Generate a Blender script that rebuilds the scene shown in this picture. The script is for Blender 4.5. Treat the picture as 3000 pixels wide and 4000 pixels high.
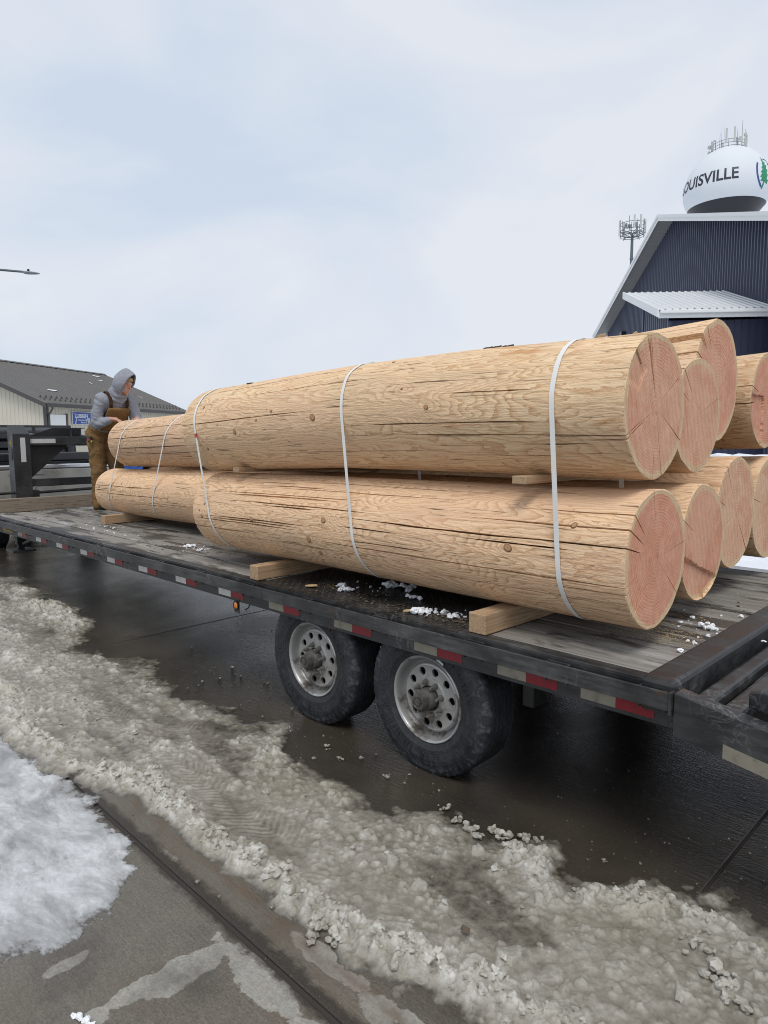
import bpy, bmesh, math, random
import numpy as np
from mathutils import Vector, Matrix

for o in list(bpy.data.objects): bpy.data.objects.remove(o)
SC = bpy.context.scene
COL = SC.collection
R = math.radians
PI = math.pi
random.seed(7)
RNG = np.random.default_rng(7)

# ------------------------------------------------------------------ camera
FPX, TH, PITCH, ROLL, CAMH = 685.553, 2.35624, 0.108276, -0.006679, 1.68141
def _axes():
    F = Vector((math.cos(TH)*math.cos(PITCH), math.sin(TH)*math.cos(PITCH), -math.sin(PITCH)))
    Rt = Vector((math.sin(TH), -math.cos(TH), 0)); U = Rt.cross(F)
    return F, Rt*math.cos(ROLL)+U*math.sin(ROLL), -Rt*math.sin(ROLL)+U*math.cos(ROLL)
_F, _R, _U = _axes()
cd = bpy.data.cameras.new('camera'); cam = bpy.data.objects.new('camera', cd); COL.objects.link(cam)
cd.sensor_fit = 'VERTICAL'; cd.sensor_height = 36; cd.sensor_width = 27; cd.lens = FPX/1024*36
cd.clip_start = 0.05; cd.clip_end = 3000
mx = Matrix((( _R.x, _U.x, -_F.x, 0), (_R.y, _U.y, -_F.y, 0), (_R.z, _U.z, -_F.z, CAMH), (0, 0, 0, 1)))
cam.matrix_world = mx
SC.camera = cam
SC.render.resolution_x, SC.render.resolution_y = 768, 1024
SC.cycles.max_bounces = 5; SC.cycles.diffuse_bounces = 3; SC.cycles.glossy_bounces = 3; SC.cycles.caustics_reflective = False; SC.cycles.filter_width = 1.0

# ------------------------------------------------------------------ sky and sun (overcast day)
SUN_EL, SUN_AZ = R(62), R(-46)           # azimuth measured from +X towards +Y: behind the photographer
W = bpy.data.worlds.new('World'); SC.world = W; W.use_nodes = True
nt = W.node_tree; nt.nodes.clear()
_out = nt.nodes.new('ShaderNodeOutputWorld'); _bg = nt.nodes.new('ShaderNodeBackground')
_sky = nt.nodes.new('ShaderNodeTexSky'); _sky.sky_type = 'NISHITA'; _sky.sun_disc = False
_sky.sun_elevation = SUN_EL; _sky.sun_rotation = PI/2-SUN_AZ
_sky.air_density = 1.0; _sky.dust_density = 2.0
_tc = nt.nodes.new('ShaderNodeTexCoord'); _mp = nt.nodes.new('ShaderNodeMapping')
_mp.inputs['Scale'].default_value = (1.2, 1.2, 3.4); _mp.inputs['Location'].default_value = (3.1, 1.7, 0.4)
nt.links.new(_tc.outputs['Generated'], _mp.inputs['Vector'])
_nz = nt.nodes.new('ShaderNodeTexNoise'); _nz.inputs['Scale'].default_value = 1.25; _nz.inputs['Detail'].default_value = 5
_nz.inputs['Roughness'].default_value = .5; _nz.inputs['Distortion'].default_value = .5
nt.links.new(_mp.outputs[0], _nz.inputs['Vector'])
_rp = nt.nodes.new('ShaderNodeValToRGB')
_rp.color_ramp.elements[0].position = .38; _rp.color_ramp.elements[0].color = (5.35, 6.15, 7.25, 1)
_rp.color_ramp.elements[1].position = .60; _rp.color_ramp.elements[1].color = (6.85, 7.1, 7.65, 1)
nt.links.new(_nz.outputs[0], _rp.inputs[0])
_mixw = nt.nodes.new('ShaderNodeMix'); _mixw.data_type = 'RGBA'; _mixw.inputs[0].default_value = .93
nt.links.new(_sky.outputs[0], _mixw.inputs[6]); nt.links.new(_rp.outputs[0], _mixw.inputs[7])
nt.links.new(_mixw.outputs[2], _bg.inputs['Color']); _bg.inputs['Strength'].default_value = .1
nt.links.new(_bg.outputs[0], _out.inputs['Surface'])
sl = bpy.data.lights.new('sun', 'SUN'); sl.energy = 1.5; sl.angle = R(22); sl.color = (1, .955, .89)
sun = bpy.data.objects.new('sun', sl); COL.objects.link(sun); sun.location = (5, -6, 20)
_sd = Vector((math.cos(SUN_EL)*math.cos(SUN_AZ), math.cos(SUN_EL)*math.sin(SUN_AZ), math.sin(SUN_EL)))
sun.rotation_euler = (-_sd).to_track_quat('-Z', 'Y').to_euler()
SC.view_settings.view_transform = 'Standard'; SC.view_settings.look = 'None'
SC.view_settings.gamma = 1; SC.view_settings.exposure = 0.24; SC.view_settings.use_curve_mapping = False

# ------------------------------------------------------------------ helpers
def tag(o, label=None, cat=None, group=None, kind=None):
    if label: o['label'] = label
    if cat: o['category'] = cat
    if group: o['group'] = group
    if kind: o['kind'] = kind
    return o
def empty(name, loc=(0, 0, 0), rz=0):
    o = bpy.data.objects.new(name, None); COL.objects.link(o)
    o.location = loc; o.rotation_euler = (0, 0, rz); o.empty_display_size = .1
    return o
def link(name, me, mat=None, parent=None, loc=None):
    o = bpy.data.objects.new(name, me); COL.objects.link(o)
    if mat is not None and len(me.materials) == 0:
        for m in (mat if isinstance(mat, (list, tuple)) else [mat]): me.materials.append(m)
    if parent is not None: o.parent = parent
    if loc is not None: o.location = loc
    return o
def bevel(o, w, seg=2):
    m = o.modifiers.new('bevel', 'BEVEL'); m.width = w; m.segments = seg; m.limit_method = 'ANGLE'; m.angle_limit = R(40)
    return o

class MB:
    def __init__(s): s.v = []; s.f = []; s.mi = []
    def add(s, vs, fs, m=0):
        k = len(s.v); s.v += [tuple(map(float, p)) for p in vs]
        s.f += [tuple(i+k for i in q) for q in fs]; s.mi += [m]*len(fs); return s
    def box(s, x0, x1, y0, y1, z0, z1, m=0):
        vs = [(x, y, z) for z in (z0, z1) for y in (y0, y1) for x in (x0, x1)]
        return s.add(vs, [(0, 2, 3, 1), (4, 5, 7, 6), (0, 1, 5, 4), (2, 6, 7, 3), (0, 4, 6, 2), (1, 3, 7, 5)], m)
    def obox(s, c, ax, ay, az, m=0):          # half-axes vectors
        c, ax, ay, az = map(Vector, (c, ax, ay, az))
        vs = [c+ax*i+ay*j+az*k for k in (-1, 1) for j in (-1, 1) for i in (-1, 1)]
        return s.add(vs, [(0, 2, 3, 1), (4, 5, 7, 6), (0, 1, 5, 4), (2, 6, 7, 3), (0, 4, 6, 2), (1, 3, 7, 5)], m)
    def bar(s, p0, p1, w, h, m=0, up=(0, 0, 1)):
        p0, p1 = Vector(p0), Vector(p1); d = (p1-p0); L = d.length; d.normalize()
        sd = d.cross(Vector(up)); sd = sd.normalized() if sd.length > 1e-6 else Vector((1, 0, 0)); u = sd.cross(d)
        return s.obox((p0+p1)/2, d*L/2, sd*w/2, u*h/2, m)
    def cyl(s, p0, p1, r0, r1=None, n=12, m=0, caps=True):
        r1 = r0 if r1 is None else r1
        p0, p1 = Vector(p0), Vector(p1); d = (p1-p0).normalized()
        a = d.orthogonal().normalized(); b = d.cross(a)
        vs = [p+(a*math.cos(2*PI*i/n)+b*math.sin(2*PI*i/n))*r for p, r in ((p0, r0), (p1, r1)) for i in range(n)]
        fs = [(i, (i+1) % n, n+(i+1) % n, n+i) for i in range(n)]
        if caps: fs += [tuple(range(n))[::-1], tuple(range(n, 2*n))]
        return s.add(vs, fs, m)
    def tube(s, pts, r, n=8, m=0):
        pts = [Vector(p) for p in pts]; k0 = []
        rr = r if isinstance(r, (list, tuple)) else [r]*len(pts)
        a = None; vs = []
        for i, p in enumerate(pts):
            d = (pts[min(i+1, len(pts)-1)]-pts[max(i-1, 0)]).normalized()
            if a is None: a = d.orthogonal().normalized()
            a = (a-d*a.dot(d)).normalized(); b = d.cross(a)
            vs += [p+(a*math.cos(2*PI*j/n)+b*math.sin(2*PI*j/n))*rr[i] for j in range(n)]
        fs = [(i*n+j, i*n+(j+1) % n, (i+1)*n+(j+1) % n, (i+1)*n+j) for i in range(len(pts)-1) for j in range(n)]
        fs += [tuple(range(n))[::-1], tuple(range((len(pts)-1)*n, len(pts)*n))]
        return s.add(vs, fs, m)
    def lathe(s, prof, n=48, axis='y', c=(0, 0, 0), m=0, closed=False, mod=None):
        vs = []; fs = []; k = len(prof)
        for j in range(n):
            a = 2*PI*j/n
            for i, (h, r) in enumerate(prof):
                rr = r if mod is None else mod(i, j, r)
                if axis == 'y': p = (c[0]+rr*math.cos(a), c[1]+h, c[2]+rr*math.sin(a))
                else: p = (c[0]+rr*math.cos(a), c[1]+rr*math.sin(a), c[2]+h)
                vs.append(p)
        for j in range(n):
            for i in range(k-1 if not closed else k):
                fs.append((j*k+i, j*k+(i+1) % k, ((j+1) % n)*k+(i+1) % k, ((j+1) % n)*k+i))
        return s.add(vs, fs, m)
    def prism(s, poly, d0, d1, axis, m=0):    # polygon in the two other axes, extruded along axis
        def P(a, b, d): return {'x': (d, a, b), 'y': (a, d, b), 'z': (a, b, d)}[axis]
        n = len(poly)
        vs = [P(a, b, d0) for a, b in poly]+[P(a, b, d1) for a, b in poly]
        fs = [tuple(range(n))[::-1], tuple(range(n, 2*n))]+[(i, (i+1) % n, n+(i+1) % n, n+i) for i in range(n)]
        return s.add(vs, fs, m)
    def mesh(s, name, smooth=False, angle=None):
        me = bpy.data.meshes.new(name); me.from_pydata(s.v, [], s.f)
        if any(s.mi): me.polygons.foreach_set('material_index', s.mi)
        bm = bmesh.new(); bm.from_mesh(me); bmesh.ops.recalc_face_normals(bm, faces=bm.faces); bm.to_mesh(me); bm.free()
        if smooth:
            me.polygons.foreach_set('use_smooth', [True]*len(me.polygons))
            me.set_sharp_from_angle(angle=R(angle or 40))
        me.update(); return me
    def build(s, name, mat, parent=None, smooth=False, bev=0, angle=None, loc=None):
        o = link(name, s.mesh(name, smooth, angle), mat, parent, loc)
        if bev: bevel(o, bev)
        return o
def box(name, mat, parent, x0, x1, y0, y1, z0, z1, bev=0):
    return MB().box(x0, x1, y0, y1, z0, z1).build(name, mat, parent, bev=bev)
def npmesh(name, V, F, smooth=True):
    me = bpy.data.meshes.new(name); V = np.asarray(V, np.float32); F = np.asarray(F, np.int32); k = F.shape[1]
    me.vertices.add(len(V)); me.vertices.foreach_set('co', V.ravel())
    me.loops.add(F.size); me.loops.foreach_set('vertex_index', F.ravel())
    me.polygons.add(len(F)); me.polygons.foreach_set('loop_start', np.arange(0, F.size, k, dtype=np.int32))
    me.polygons.foreach_set('use_smooth', np.full(len(F), smooth)); me.update(calc_edges=True); me.validate()
    return me
def text_mesh(name, s, size, depth=.0, align='CENTER', res=3, off=0.):
    cu = bpy.data.curves.new('t', 'FONT'); cu.body = s; cu.size = size; cu.align_x = align; cu.align_y = 'CENTER'
    cu.extrude = depth; cu.resolution_u = res; cu.offset = off*size
    o = bpy.data.objects.new('t', cu); COL.objects.link(o)
    dg = bpy.context.evaluated_depsgraph_get(); dg.update()
    me = bpy.data.meshes.new_from_object(o.evaluated_get(dg)); me.name = name
    bpy.data.objects.remove(o); bpy.data.curves.remove(cu)
    return me
def evalmods(o):
    bpy.context.view_layer.update(); dg = bpy.context.evaluated_depsgraph_get(); dg.update()
    me = bpy.data.meshes.new_from_object(o.evaluated_get(dg)); me.name = o.name; o.modifiers.clear(); o.data = me
    return o

# numpy noise
def _h(ix, iy, s):
    n = (ix.astype(np.int64)*374761393+iy.astype(np.int64)*668265263+s*974634777) & 0xffffffff
    n = ((n ^ (n >> 13))*1274126177) & 0xffffffff
    return ((n ^ (n >> 16)) & 0xffff)/65535.0
def vn(x, y, s=0):
    x = np.asarray(x, float); y = np.asarray(y, float)+0*x; x = x+0*y
    ix = np.floor(x); iy = np.floor(y); fx = x-ix; fy = y-iy
    fx = fx*fx*(3-2*fx); fy = fy*fy*(3-2*fy)
    a = _h(ix, iy, s); b = _h(ix+1, iy, s); c = _h(ix, iy+1, s); d = _h(ix+1, iy+1, s)
    return (a*(1-fx)+b*fx)*(1-fy)+(c*(1-fx)+d*fx)*fy
def fbm(x, y, s=0, o=4, g=.5):
    t = 0; a = 1; w = 0
    for i in range(o): t = t+a*vn(x*2**i, y*2**i, s+i*17); w += a; a *= g
    return t/w
def worley(x, y, s=0):
    ix = np.floor(x); iy = np.floor(y); best = np.full(np.shape(x), 9.0); idv = np.zeros(np.shape(x))
    for i in (-1, 0, 1):
        for j in (-1, 0, 1):
            px = ix+i+_h(ix+i, iy+j, s); py = iy+j+_h(ix+i, iy+j, s+5)
            d = np.hypot(x-px, y-py); m = d < best
            best = np.where(m, d, best); idv = np.where(m, _h(ix+i, iy+j, s+9), idv)
    return best, idv
def sst(a, b, x):
    t = np.clip((x-a)/(b-a), 0, 1); return t*t*(3-2*t)

# ------------------------------------------------------------------ materials
class G:
    def __init__(s, name):
        s.m = bpy.data.materials.new(name); s.m.use_nodes = True; s.nt = s.m.node_tree
        s.b = s.nt.nodes['Principled BSDF']
    def n(s, t, ins=None, **props):
        nd = s.nt.nodes.new('ShaderNode'+t)
        for k, v in props.items(): setattr(nd, k, v)
        for k, v in (ins or {}).items(): s.set(nd, k, v)
        return nd
    def set(s, nd, k, v):
        i = nd.inputs[k]
        if isinstance(v, bpy.types.NodeSocket): s.nt.links.new(v, i)
        else:
            if i.type == 'RGBA' and len(v) == 3: v = (*v, 1)
            i.default_value = v
    def pb(s, **kw):
        for k, v in kw.items(): s.set(s.b, k.replace('_', ' '), v)
        return s.m
    def obj(s): return s.n('TexCoord').outputs['Object']
    def pos(s): return s.n('NewGeometry').outputs['Position']
    def map(s, v, sc=(1, 1, 1), loc=(0, 0, 0), rot=(0, 0, 0)):
        return s.n('Mapping', {'Vector': v, 'Scale': sc, 'Location': loc, 'Rotation': rot}).outputs[0]
    def noise(s, v, sc=5, d=3, r=.5, dist=0):
        return s.n('TexNoise', {'Vector': v, 'Scale': sc, 'Detail': d, 'Roughness': r, 'Distortion': dist}).outputs[0]
    def vor(s, v, sc=5, out=0, feature='F1'):
        return s.n('TexVoronoi', {'Vector': v, 'Scale': sc}, feature=feature).outputs[out]
    def ramp(s, f, stops, interp='LINEAR'):
        nd = s.n('ValToRGB', {'Fac': f}); e = nd.color_ramp.elements; nd.color_ramp.interpolation = interp
        while len(e) < len(stops): e.new(.5)
        for i, (p, c) in enumerate(stops):
            e[i].position = p; e[i].color = (c, c, c, 1) if isinstance(c, (int, float)) else (*c, 1)
        return nd.outputs[0]
    def mix(s, f, a, b, bt='MIX'):
        nd = s.nt.nodes.new('ShaderNodeMix'); nd.data_type = 'RGBA'; nd.blend_type = bt
        for i, v in ((0, f), (6, a), (7, b)):
            if isinstance(v, bpy.types.NodeSocket): s.nt.links.new(v, nd.inputs[i])
            else: nd.inputs[i].default_value = v if i == 0 else ((*v, 1) if len(v) == 3 else v)
        return nd.outputs[2]
    def math(s, op, a, b=0., c=None):
        nd = s.n('Math', {0: a, 1: b}, operation=op)
        if c is not None: s.set(nd, 2, c)
        return nd.outputs[0]
    def sep(s, v):
        o = s.n('SeparateXYZ', {0: v}).outputs; return o[0], o[1], o[2]
    def comb(s, x, y, z): return s.n('CombineXYZ', {0: x, 1: y, 2: z}).outputs[0]
    def bump(s, h, st=.3, di=.01, nrm=None):
        d = {'Height': h, 'Strength': st, 'Distance': di}
        if nrm is not None: d['Normal'] = nrm
        return s.n('Bump', d).outputs[0]
    def attr(s, name): return s.n('Attribute', attribute_name=name).outputs['Fac']
    def rnd(s): return s.n('ObjectInfo').outputs['Random']

def simple(name, col, rough=.6, metal=0, var=.12, sc=6, bump=.15, bsc=60, spec=.5, dirt=None, dth=.55, coat=0):
    g = G(name); v = g.obj(); n = g.noise(v, sc, 4)
    c = g.mix(n, tuple(x*(1-var) for x in col), tuple(min(1, x*(1+var)) for x in col))
    if dirt is not None:
        d = g.ramp(g.noise(v, sc*.8, 6, .62), [(dth, 0), (dth+.12, 1)]); c = g.mix(d, c, dirt)
    g.pb(Base_Color=c, Roughness=g.ramp(n, [(.3, max(.03, rough-.08)), (.7, min(1, rough+.08))]), Metallic=metal, Specular_IOR_Level=spec, Coat_Weight=coat)
    if bump: g.pb(Normal=g.bump(g.noise(v, bsc, 3), bump, .004))
    return g.m

def m_steel(name='black_steel', base=(.013, .014, .016), dust=(.125, .125, .12), amt=.42, rust=True, salt=True):
    g = G(name); v = g.pos()
    n = g.noise(v, 3.2, 6, .62, .3); st = g.noise(g.map(v, (3, 9, 22)), 2.2, 4, .6)
    f = g.math('MULTIPLY', g.ramp(n, [(.38, .12), (.72, 1)]), g.ramp(st, [(.3, .15), (.75, 1)]))
    c = g.mix(g.math('MULTIPLY', f, amt*1.5), base, dust)
    if salt:
        l = g.ramp(g.noise(v, 9, 5, .6, 1.2), [(.475, 0), (.495, 1), (.505, 1), (.525, 0)])
        c = g.mix(g.math('MULTIPLY', l, g.ramp(g.noise(v, 2.1, 2), [(.53, 0), (.68, .42)])), c, (.30, .30, .29))
    if rust: c = g.mix(g.ramp(g.noise(v, 5.5, 6, .65), [(.655, 0), (.72, .75)]), c, (.085, .04, .018))
    g.pb(Base_Color=c, Roughness=g.ramp(f, [(0, .32), (.6, .75)]), Normal=g.bump(g.noise(v, 75, 4), .25, .003))
    return g.m

def m_plank():
    g = G('weathered_deck_wood'); v = g.pos(); r = g.rnd()
    v2 = g.n('VectorMath', {0: v, 1: g.comb(g.math('MULTIPLY', r, 37.), g.math('MULTIPLY', r, 11.), 0.)}, operation='ADD').outputs[0]
    gr = g.noise(g.map(v2, (1.3, 42, 42)), 1.6, 5, .62, .4)
    c = g.ramp(gr, [(.25, (.085, .078, .068)), (.5, (.19, .176, .155)), (.75, (.29, .272, .24))])
    c = g.mix(g.math('MULTIPLY', g.math('SUBTRACT', r, .3), .5), c, (.34, .33, .31))
    wet = g.ramp(g.noise(g.map(v2, (1.6, 5, 5)), 1.1, 5, .6, .5), [(.50, 0), (.58, .9)])
    c = g.mix(wet, c, (.045, .04, .035))
    dust = g.ramp(g.noise(g.map(v2, (.8, 3, 3)), 2.3, 6, .65), [(.555, 0), (.68, .75)])
    c = g.mix(dust, c, (.40, .39, .37))
    nail = g.ramp(g.vor(g.map(v2, (3, 9, 0)), 1.0), [(.05, .8), (.075, 0)])
    c = g.mix(nail, c, (.05, .032, .02))
    g.pb(Base_Color=c, Roughness=g.ramp(wet, [(0, .85), (1, .42)]), Normal=g.bump(gr, .5, .004))
    return g.m

def m_log(name, tint=(1, 1, 1), k=13, seed=0, resin=.0):
    g = G(name); v = g.map(g.obj(), (1, 1, 1), (seed*3.7, seed*1.3, seed*2.1))
    big = g.noise(g.map(v, (.40, 2.6, 2.6)), 1.5, 2.5, .5, .35)
    sm = g.noise(g.map(v, (8, 20, 20)), 2.0, 3, .6, .3)
    f = g.math('ADD', g.math('MULTIPLY', big, k*3.2), g.math('ADD', g.math('MULTIPLY', sm, 1.3), g.math('MULTIPLY', g.attr('knot'), 4.)))
    fr = g.math('FRACT', f)
    T = lambda c: tuple(a*b for a, b in zip(c, tint))
    c = g.ramp(fr, [(0, T((.81, .61, .405))), (.35, T((.795, .59, .385))), (.62, T((.735, .52, .325))), (.86, T((.60, .385, .22))), (.95, T((.53, .325, .175))), (1, T((.79, .575, .385)))])
    fine = g.noise(g.map(v, (3, 75, 75)), 1.5, 3, .6)
    c = g.mix(g.ramp(fine, [(.48, 0), (.72, .38)]), c, T((.47, .30, .16)))
    blot = g.noise(g.map(v, (.8, 3.2, 3.2)), 1.7, 5, .65)
    c = g.mix(g.ramp(blot, [(.47, 0), (.72, .5)]), c, T((.55, .425, .29)))
    c = g.mix(g.ramp(g.noise(g.map(v, (.6, 1.6, 1.6), (5, 1, 2)), 1.9, 4, .6), [(.48, 0), (.72, .45)]), c, T((.73, .475, .325)))
    c = g.mix(g.ramp(g.noise(g.map(v, (.55, 2.2, 2.2)), 2.3, 5, .62), [(.655-resin*.05, 0), (.74-resin*.05, .7*resin)]), c, (.47, .20, .055))
    spk = g.ramp(g.vor(g.map(v, (4, 16, 16)), 1.25), [(.035, .7), (.07, 0)])
    c = g.mix(spk, c, (.17, .095, .05))
    tiny = g.ramp(g.noise(g.map(v, (1.0, 42, 42)), 2.6, 2, .5, .15), [(.635, 0), (.675, .9)])
    c = g.mix(g.math('MULTIPLY', tiny, g.ramp(blot, [(.40, .2), (.6, 1)])), c, (.13, .08, .045))
    g.pb(Base_Color=c, Roughness=.8, Specular_IOR_Level=.25, Normal=g.bump(fine, .6, .006, g.bump(sm, .5, .012)))
    return g.m

def m_endgrain(name, tint=(1, 1, 1), seed=0, saw=1.0):
    g = G(name); v = g.map(g.obj(), (1, 1, 1), (seed*1.7, seed*2.3, seed*.9)); rad = g.attr('rad'); pr = g.attr('prad')
    w = g.noise(v, 5, 4, .55)
    f = g.math('ADD', g.math('MULTIPLY', pr, 22.), g.math('MULTIPLY', w, 5.5))
    rings = g.math('FRACT', f)
    T = lambda c: tuple(a*b for a, b in zip(c, tint))
    heart = g.ramp(rings, [(0, T((.73, .385, .26))), (.5, T((.69, .335, .215))), (.82, T((.50, .205, .12))), (1, T((.73, .38, .255)))])
    sx = g.sep(g.n('TexVoronoi', {'Vector': g.map(v, (0, 1, 1)), 'Scale': 3.1}).outputs['Color'])[0]
    heart = g.mix(g.math('MULTIPLY', g.ramp(sx, [(.35, 0), (.7, 1)], 'LINEAR'), .42*saw), heart, T((.76, .50, .345)))
    mot = g.noise(v, 16, 6, .7)
    heart = g.mix(g.ramp(mot, [(.42, 0), (.70, .65)]), heart, T((.79, .485, .345)))
    heart = g.mix(g.ramp(g.noise(v, 6, 4, .6), [(.5, 0), (.75, .5)]), heart, T((.55, .26, .165)))
    sap = g.ramp(rings, [(0, (.75, .565, .36)), (.8, (.68, .49, .29)), (1, (.52, .35, .18))])
    sap = g.mix(g.ramp(g.noise(v, 7, 4), [(.5, 0), (.75, .5)]), sap, (.62, .47, .29))
    edge = g.math('ADD', rad, g.math('MULTIPLY', g.math('SUBTRACT', g.noise(v, 3.5, 4, .6), .5), .22))
    c = g.mix(g.ramp(edge, [(.895, 0), (.935, 1)]), heart, sap)
    c = g.mix(g.ramp(pr, [(.0, .6), (.05, 0)]), c, (.30, .14, .07))
    fib = g.noise(g.map(v, (0, 70, 9), (0, 0, 0), (R(28+seed*37 % 120-40), 0, 0)), 1.4, 4, .7)
    c = g.mix(g.ramp(fib, [(.50, 0), (.72, .34*min(1.3, saw+.25))]), c, (.78, .58, .44))
    arc = g.n('TexWave', {'Vector': g.map(v, (0, 1, 1), (0, .8, -.6)), 'Scale': 7.0, 'Distortion': 3.0, 'Detail': 3.0}, wave_type='RINGS').outputs['Fac']
    c = g.mix(g.math('MULTIPLY', g.ramp(arc, [(.55, 0), (.9, 1)]), .16*saw), c, (.42, .19, .12))
    pore = g.ramp(g.vor(g.map(v, (0, 1, 1)), 95), [(.10, .55), (.22, 0)]); c = g.mix(pore, c, T((.30, .13, .08)))
    g.pb(Base_Color=c, Roughness=.88, Specular_IOR_Level=.2, Normal=g.bump(mot, .45, .006, g.bump(fib, .5, .005)))
    return g.m

def m_lumber(name, col=(.46, .30, .15), col2=(.34, .20, .09), axis=1):
    g = G(name); v = g.obj(); r = g.rnd()
    sc = [30, 30, 30]; sc[axis] = 1.1
    v = g.n('VectorMath', {0: v, 1: g.comb(g.math('MULTIPLY', r, 9.), g.math('MULTIPLY', r, 5.), g.math('MULTIPLY', r, 7.))}, operation='ADD').outputs[0]
    n = g.noise(g.map(v, tuple(sc)), 1.3, 4, .55, .6)
    c = g.ramp(g.math('FRACT', g.math('MULTIPLY', n, 5.)), [(0, col), (.6, tuple(a*.93 for a in col)), (.9, col2), (1, col)])
    c = g.mix(g.ramp(g.noise(v, 7, 5, .6), [(.5, 0), (.72, .5)]), c, (.30, .25, .18))
    g.pb(Base_Color=c, Roughness=.8, Normal=g.bump(n, .25, .004))
    return g.m

def m_concrete():
    g = G('wet_concrete'); v = g.pos(); x, y, z = g.sep(v)
    big = g.noise(v, .9, 4, .55, .4); mid = g.noise(v, 3.1, 5, .6); fine = g.noise(v, 120, 3, .6); agg = g.vor(v, 150)
    damp = g.ramp(g.math('MULTIPLY_ADD', fine, .5, g.math('MULTIPLY', mid, .5)), [(.3, (.074, .067, .056)), (.7, (.165, .152, .128))])
    damp = g.mix(g.ramp(g.noise(v, 1.7, 4), [(.5, 0), (.68, .6)]), damp, (.105, .082, .054))
    wet = g.ramp(mid, [(.3, (.017, .0155, .0135)), (.7, (.036, .0315, .026))])  # wet tone, lowered further to deepen the shade under the trailer
    # brown meltwater next to the slush
    wet = g.mix(g.math('MULTIPLY', g.ramp(g.math('MULTIPLY', y, .1), [(.225, 1), (.32, 0)]), g.ramp(g.noise(v, 1.3, 3), [(.35, 0), (.65, .8)])), wet, (.066, .053, .036))
    side = g.ramp(g.math('ADD', g.math('MULTIPLY', y, .1), g.math('MULTIPLY', mid, .03)), [(.143, 1), (.165, 0)])
    c = g.mix(side, wet, damp)
    # dry patches on the near slab, with crisp drying edges
    best = None
    for cx, cy, rx, ry, rz in ((-1.66, 1.115, .30, .062, .0), (-1.87, .99, .075, .17, -.1), (-1.91, .82, .045, .10, .2), (-2.47, 1.21, .11, .03, .2), (-1.58, 1.315, .20, .045, .3), (-2.17, .71, .03, .09, .5), (-1.90, .69, .04, .05, 0), (-.95, .95, .25, .12, .2), (-1.25, 1.30, .22, .06, 0), (-3.2, .05, .3, .2, 0), (-4.9, 1.1, .4, .06, 0), (-.3, .6, .4, .2, 0)):
        ve = g.map(g.map(v, (1, 1, 0), (-cx, -cy, 0)), (1/rx, 1/ry, 0), (0, 0, 0), (0, 0, 0))
        d = g.math('SUBTRACT', 1., g.n('VectorMath', {0: ve}, operation='LENGTH').outputs['Value'])
        best = d if best is None else g.math('MAXIMUM', best, d)
    dn = g.math('ADD', g.math('MAXIMUM', best, -1.5), g.math('MULTIPLY', g.math('SUBTRACT', g.noise(v, 7, 5, .6, .6), .5), 2.1))
    dry = g.math('MULTIPLY', g.ramp(dn, [(.10, 0), (.16, 1)]), g.ramp(y, [(.99, 1), (1, 1)]))
    drycol = g.ramp(g.noise(v, 60, 5, .7), [(.25, (.21, .205, .185)), (.75, (.39, .38, .345))])
    c = g.mix(g.math('MULTIPLY', dry, .92), c, drycol)
    cell = g.sep(g.n('TexVoronoi', {'Vector': v, 'Scale': 170.}).outputs['Color'])[0]
    c = g.mix(g.math('MULTIPLY', g.ramp(cell, [(.35, 0), (1, 1)]), g.math('MULTIPLY_ADD', side, .33, .05)), c, (.22, .195, .155))
    c = g.mix(g.ramp(g.noise(v, 2.3, 5, .65), [(.5, 0), (.66, .55)]), c, (.04, .035, .03))
    gut = g.math('MULTIPLY', g.ramp(g.math('MULTIPLY', y, .1), [(.118, 0), (.121, 1), (.132, 1), (.150, 0)]), g.ramp(g.noise(g.map(v, (1, 4, 1)), 3, 5, .6), [(.38, .05), (.64, .6)]))
    c = g.mix(gut, c, (.105, .082, .055))
    # grit and rust along the seam
    sy = g.math('ADD', g.math('ABSOLUTE', g.math('SUBTRACT', y, 1.19)), g.math('MULTIPLY', g.math('SUBTRACT', g.noise(v, 14, 4, .65), .5), .10))
    seam = g.math('MULTIPLY', g.ramp(sy, [(.026, 1), (.055, 0)]), .92)
    c = g.mix(seam, c, (.028, .022, .016))
    s2 = g.math('MULTIPLY', g.ramp(g.math('ABSOLUTE', g.math('SUBTRACT', y, 1.315)), [(.006, 1), (.03, 0)]), g.ramp(g.noise(v, 9, 3), [(.4, 0), (.6, .8)]))
    c = g.mix(g.math('MULTIPLY', s2, .55), c, (.11, .065, .036))
    c = g.mix(g.math('MULTIPLY', g.ramp(agg, [(.12, .35), (.3, 0)]), g.math('MULTIPLY_ADD', side, .8, .2)), c, (.19, .155, .115))
    pit = g.ramp(g.vor(v, 75), [(.07, .8), (.12, 0)]); c = g.mix(g.math('MULTIPLY', pit, .7), c, (.02, .018, .015))
    grit = g.ramp(g.vor(g.map(v, (1, 1, 1), (3, 5, 0)), 24), [(.035, 1), (.05, 0)]); c = g.mix(g.math('MULTIPLY', grit, .7), c, (.30, .24, .17))
    wr = g.ramp(big, [(.35, .08), (.65, .30)])
    ro = g.math('ADD', g.math('MULTIPLY', wr, g.math('SUBTRACT', 1., side)), g.math('MULTIPLY', g.ramp(mid, [(.35, .38), (.7, .62)]), side))
    ro = g.math('MAXIMUM', ro, g.math('MULTIPLY', dry, .9))
    streak = g.noise(g.map(v, (3.5, 24, 1)), 2.3, 4, .6)
    nrm = g.bump(fine, .6, .004, g.bump(streak, .3, .012))
    g.pb(Base_Color=c, Roughness=ro, Normal=nrm, Specular_IOR_Level=.45)
    return g.m

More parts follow.
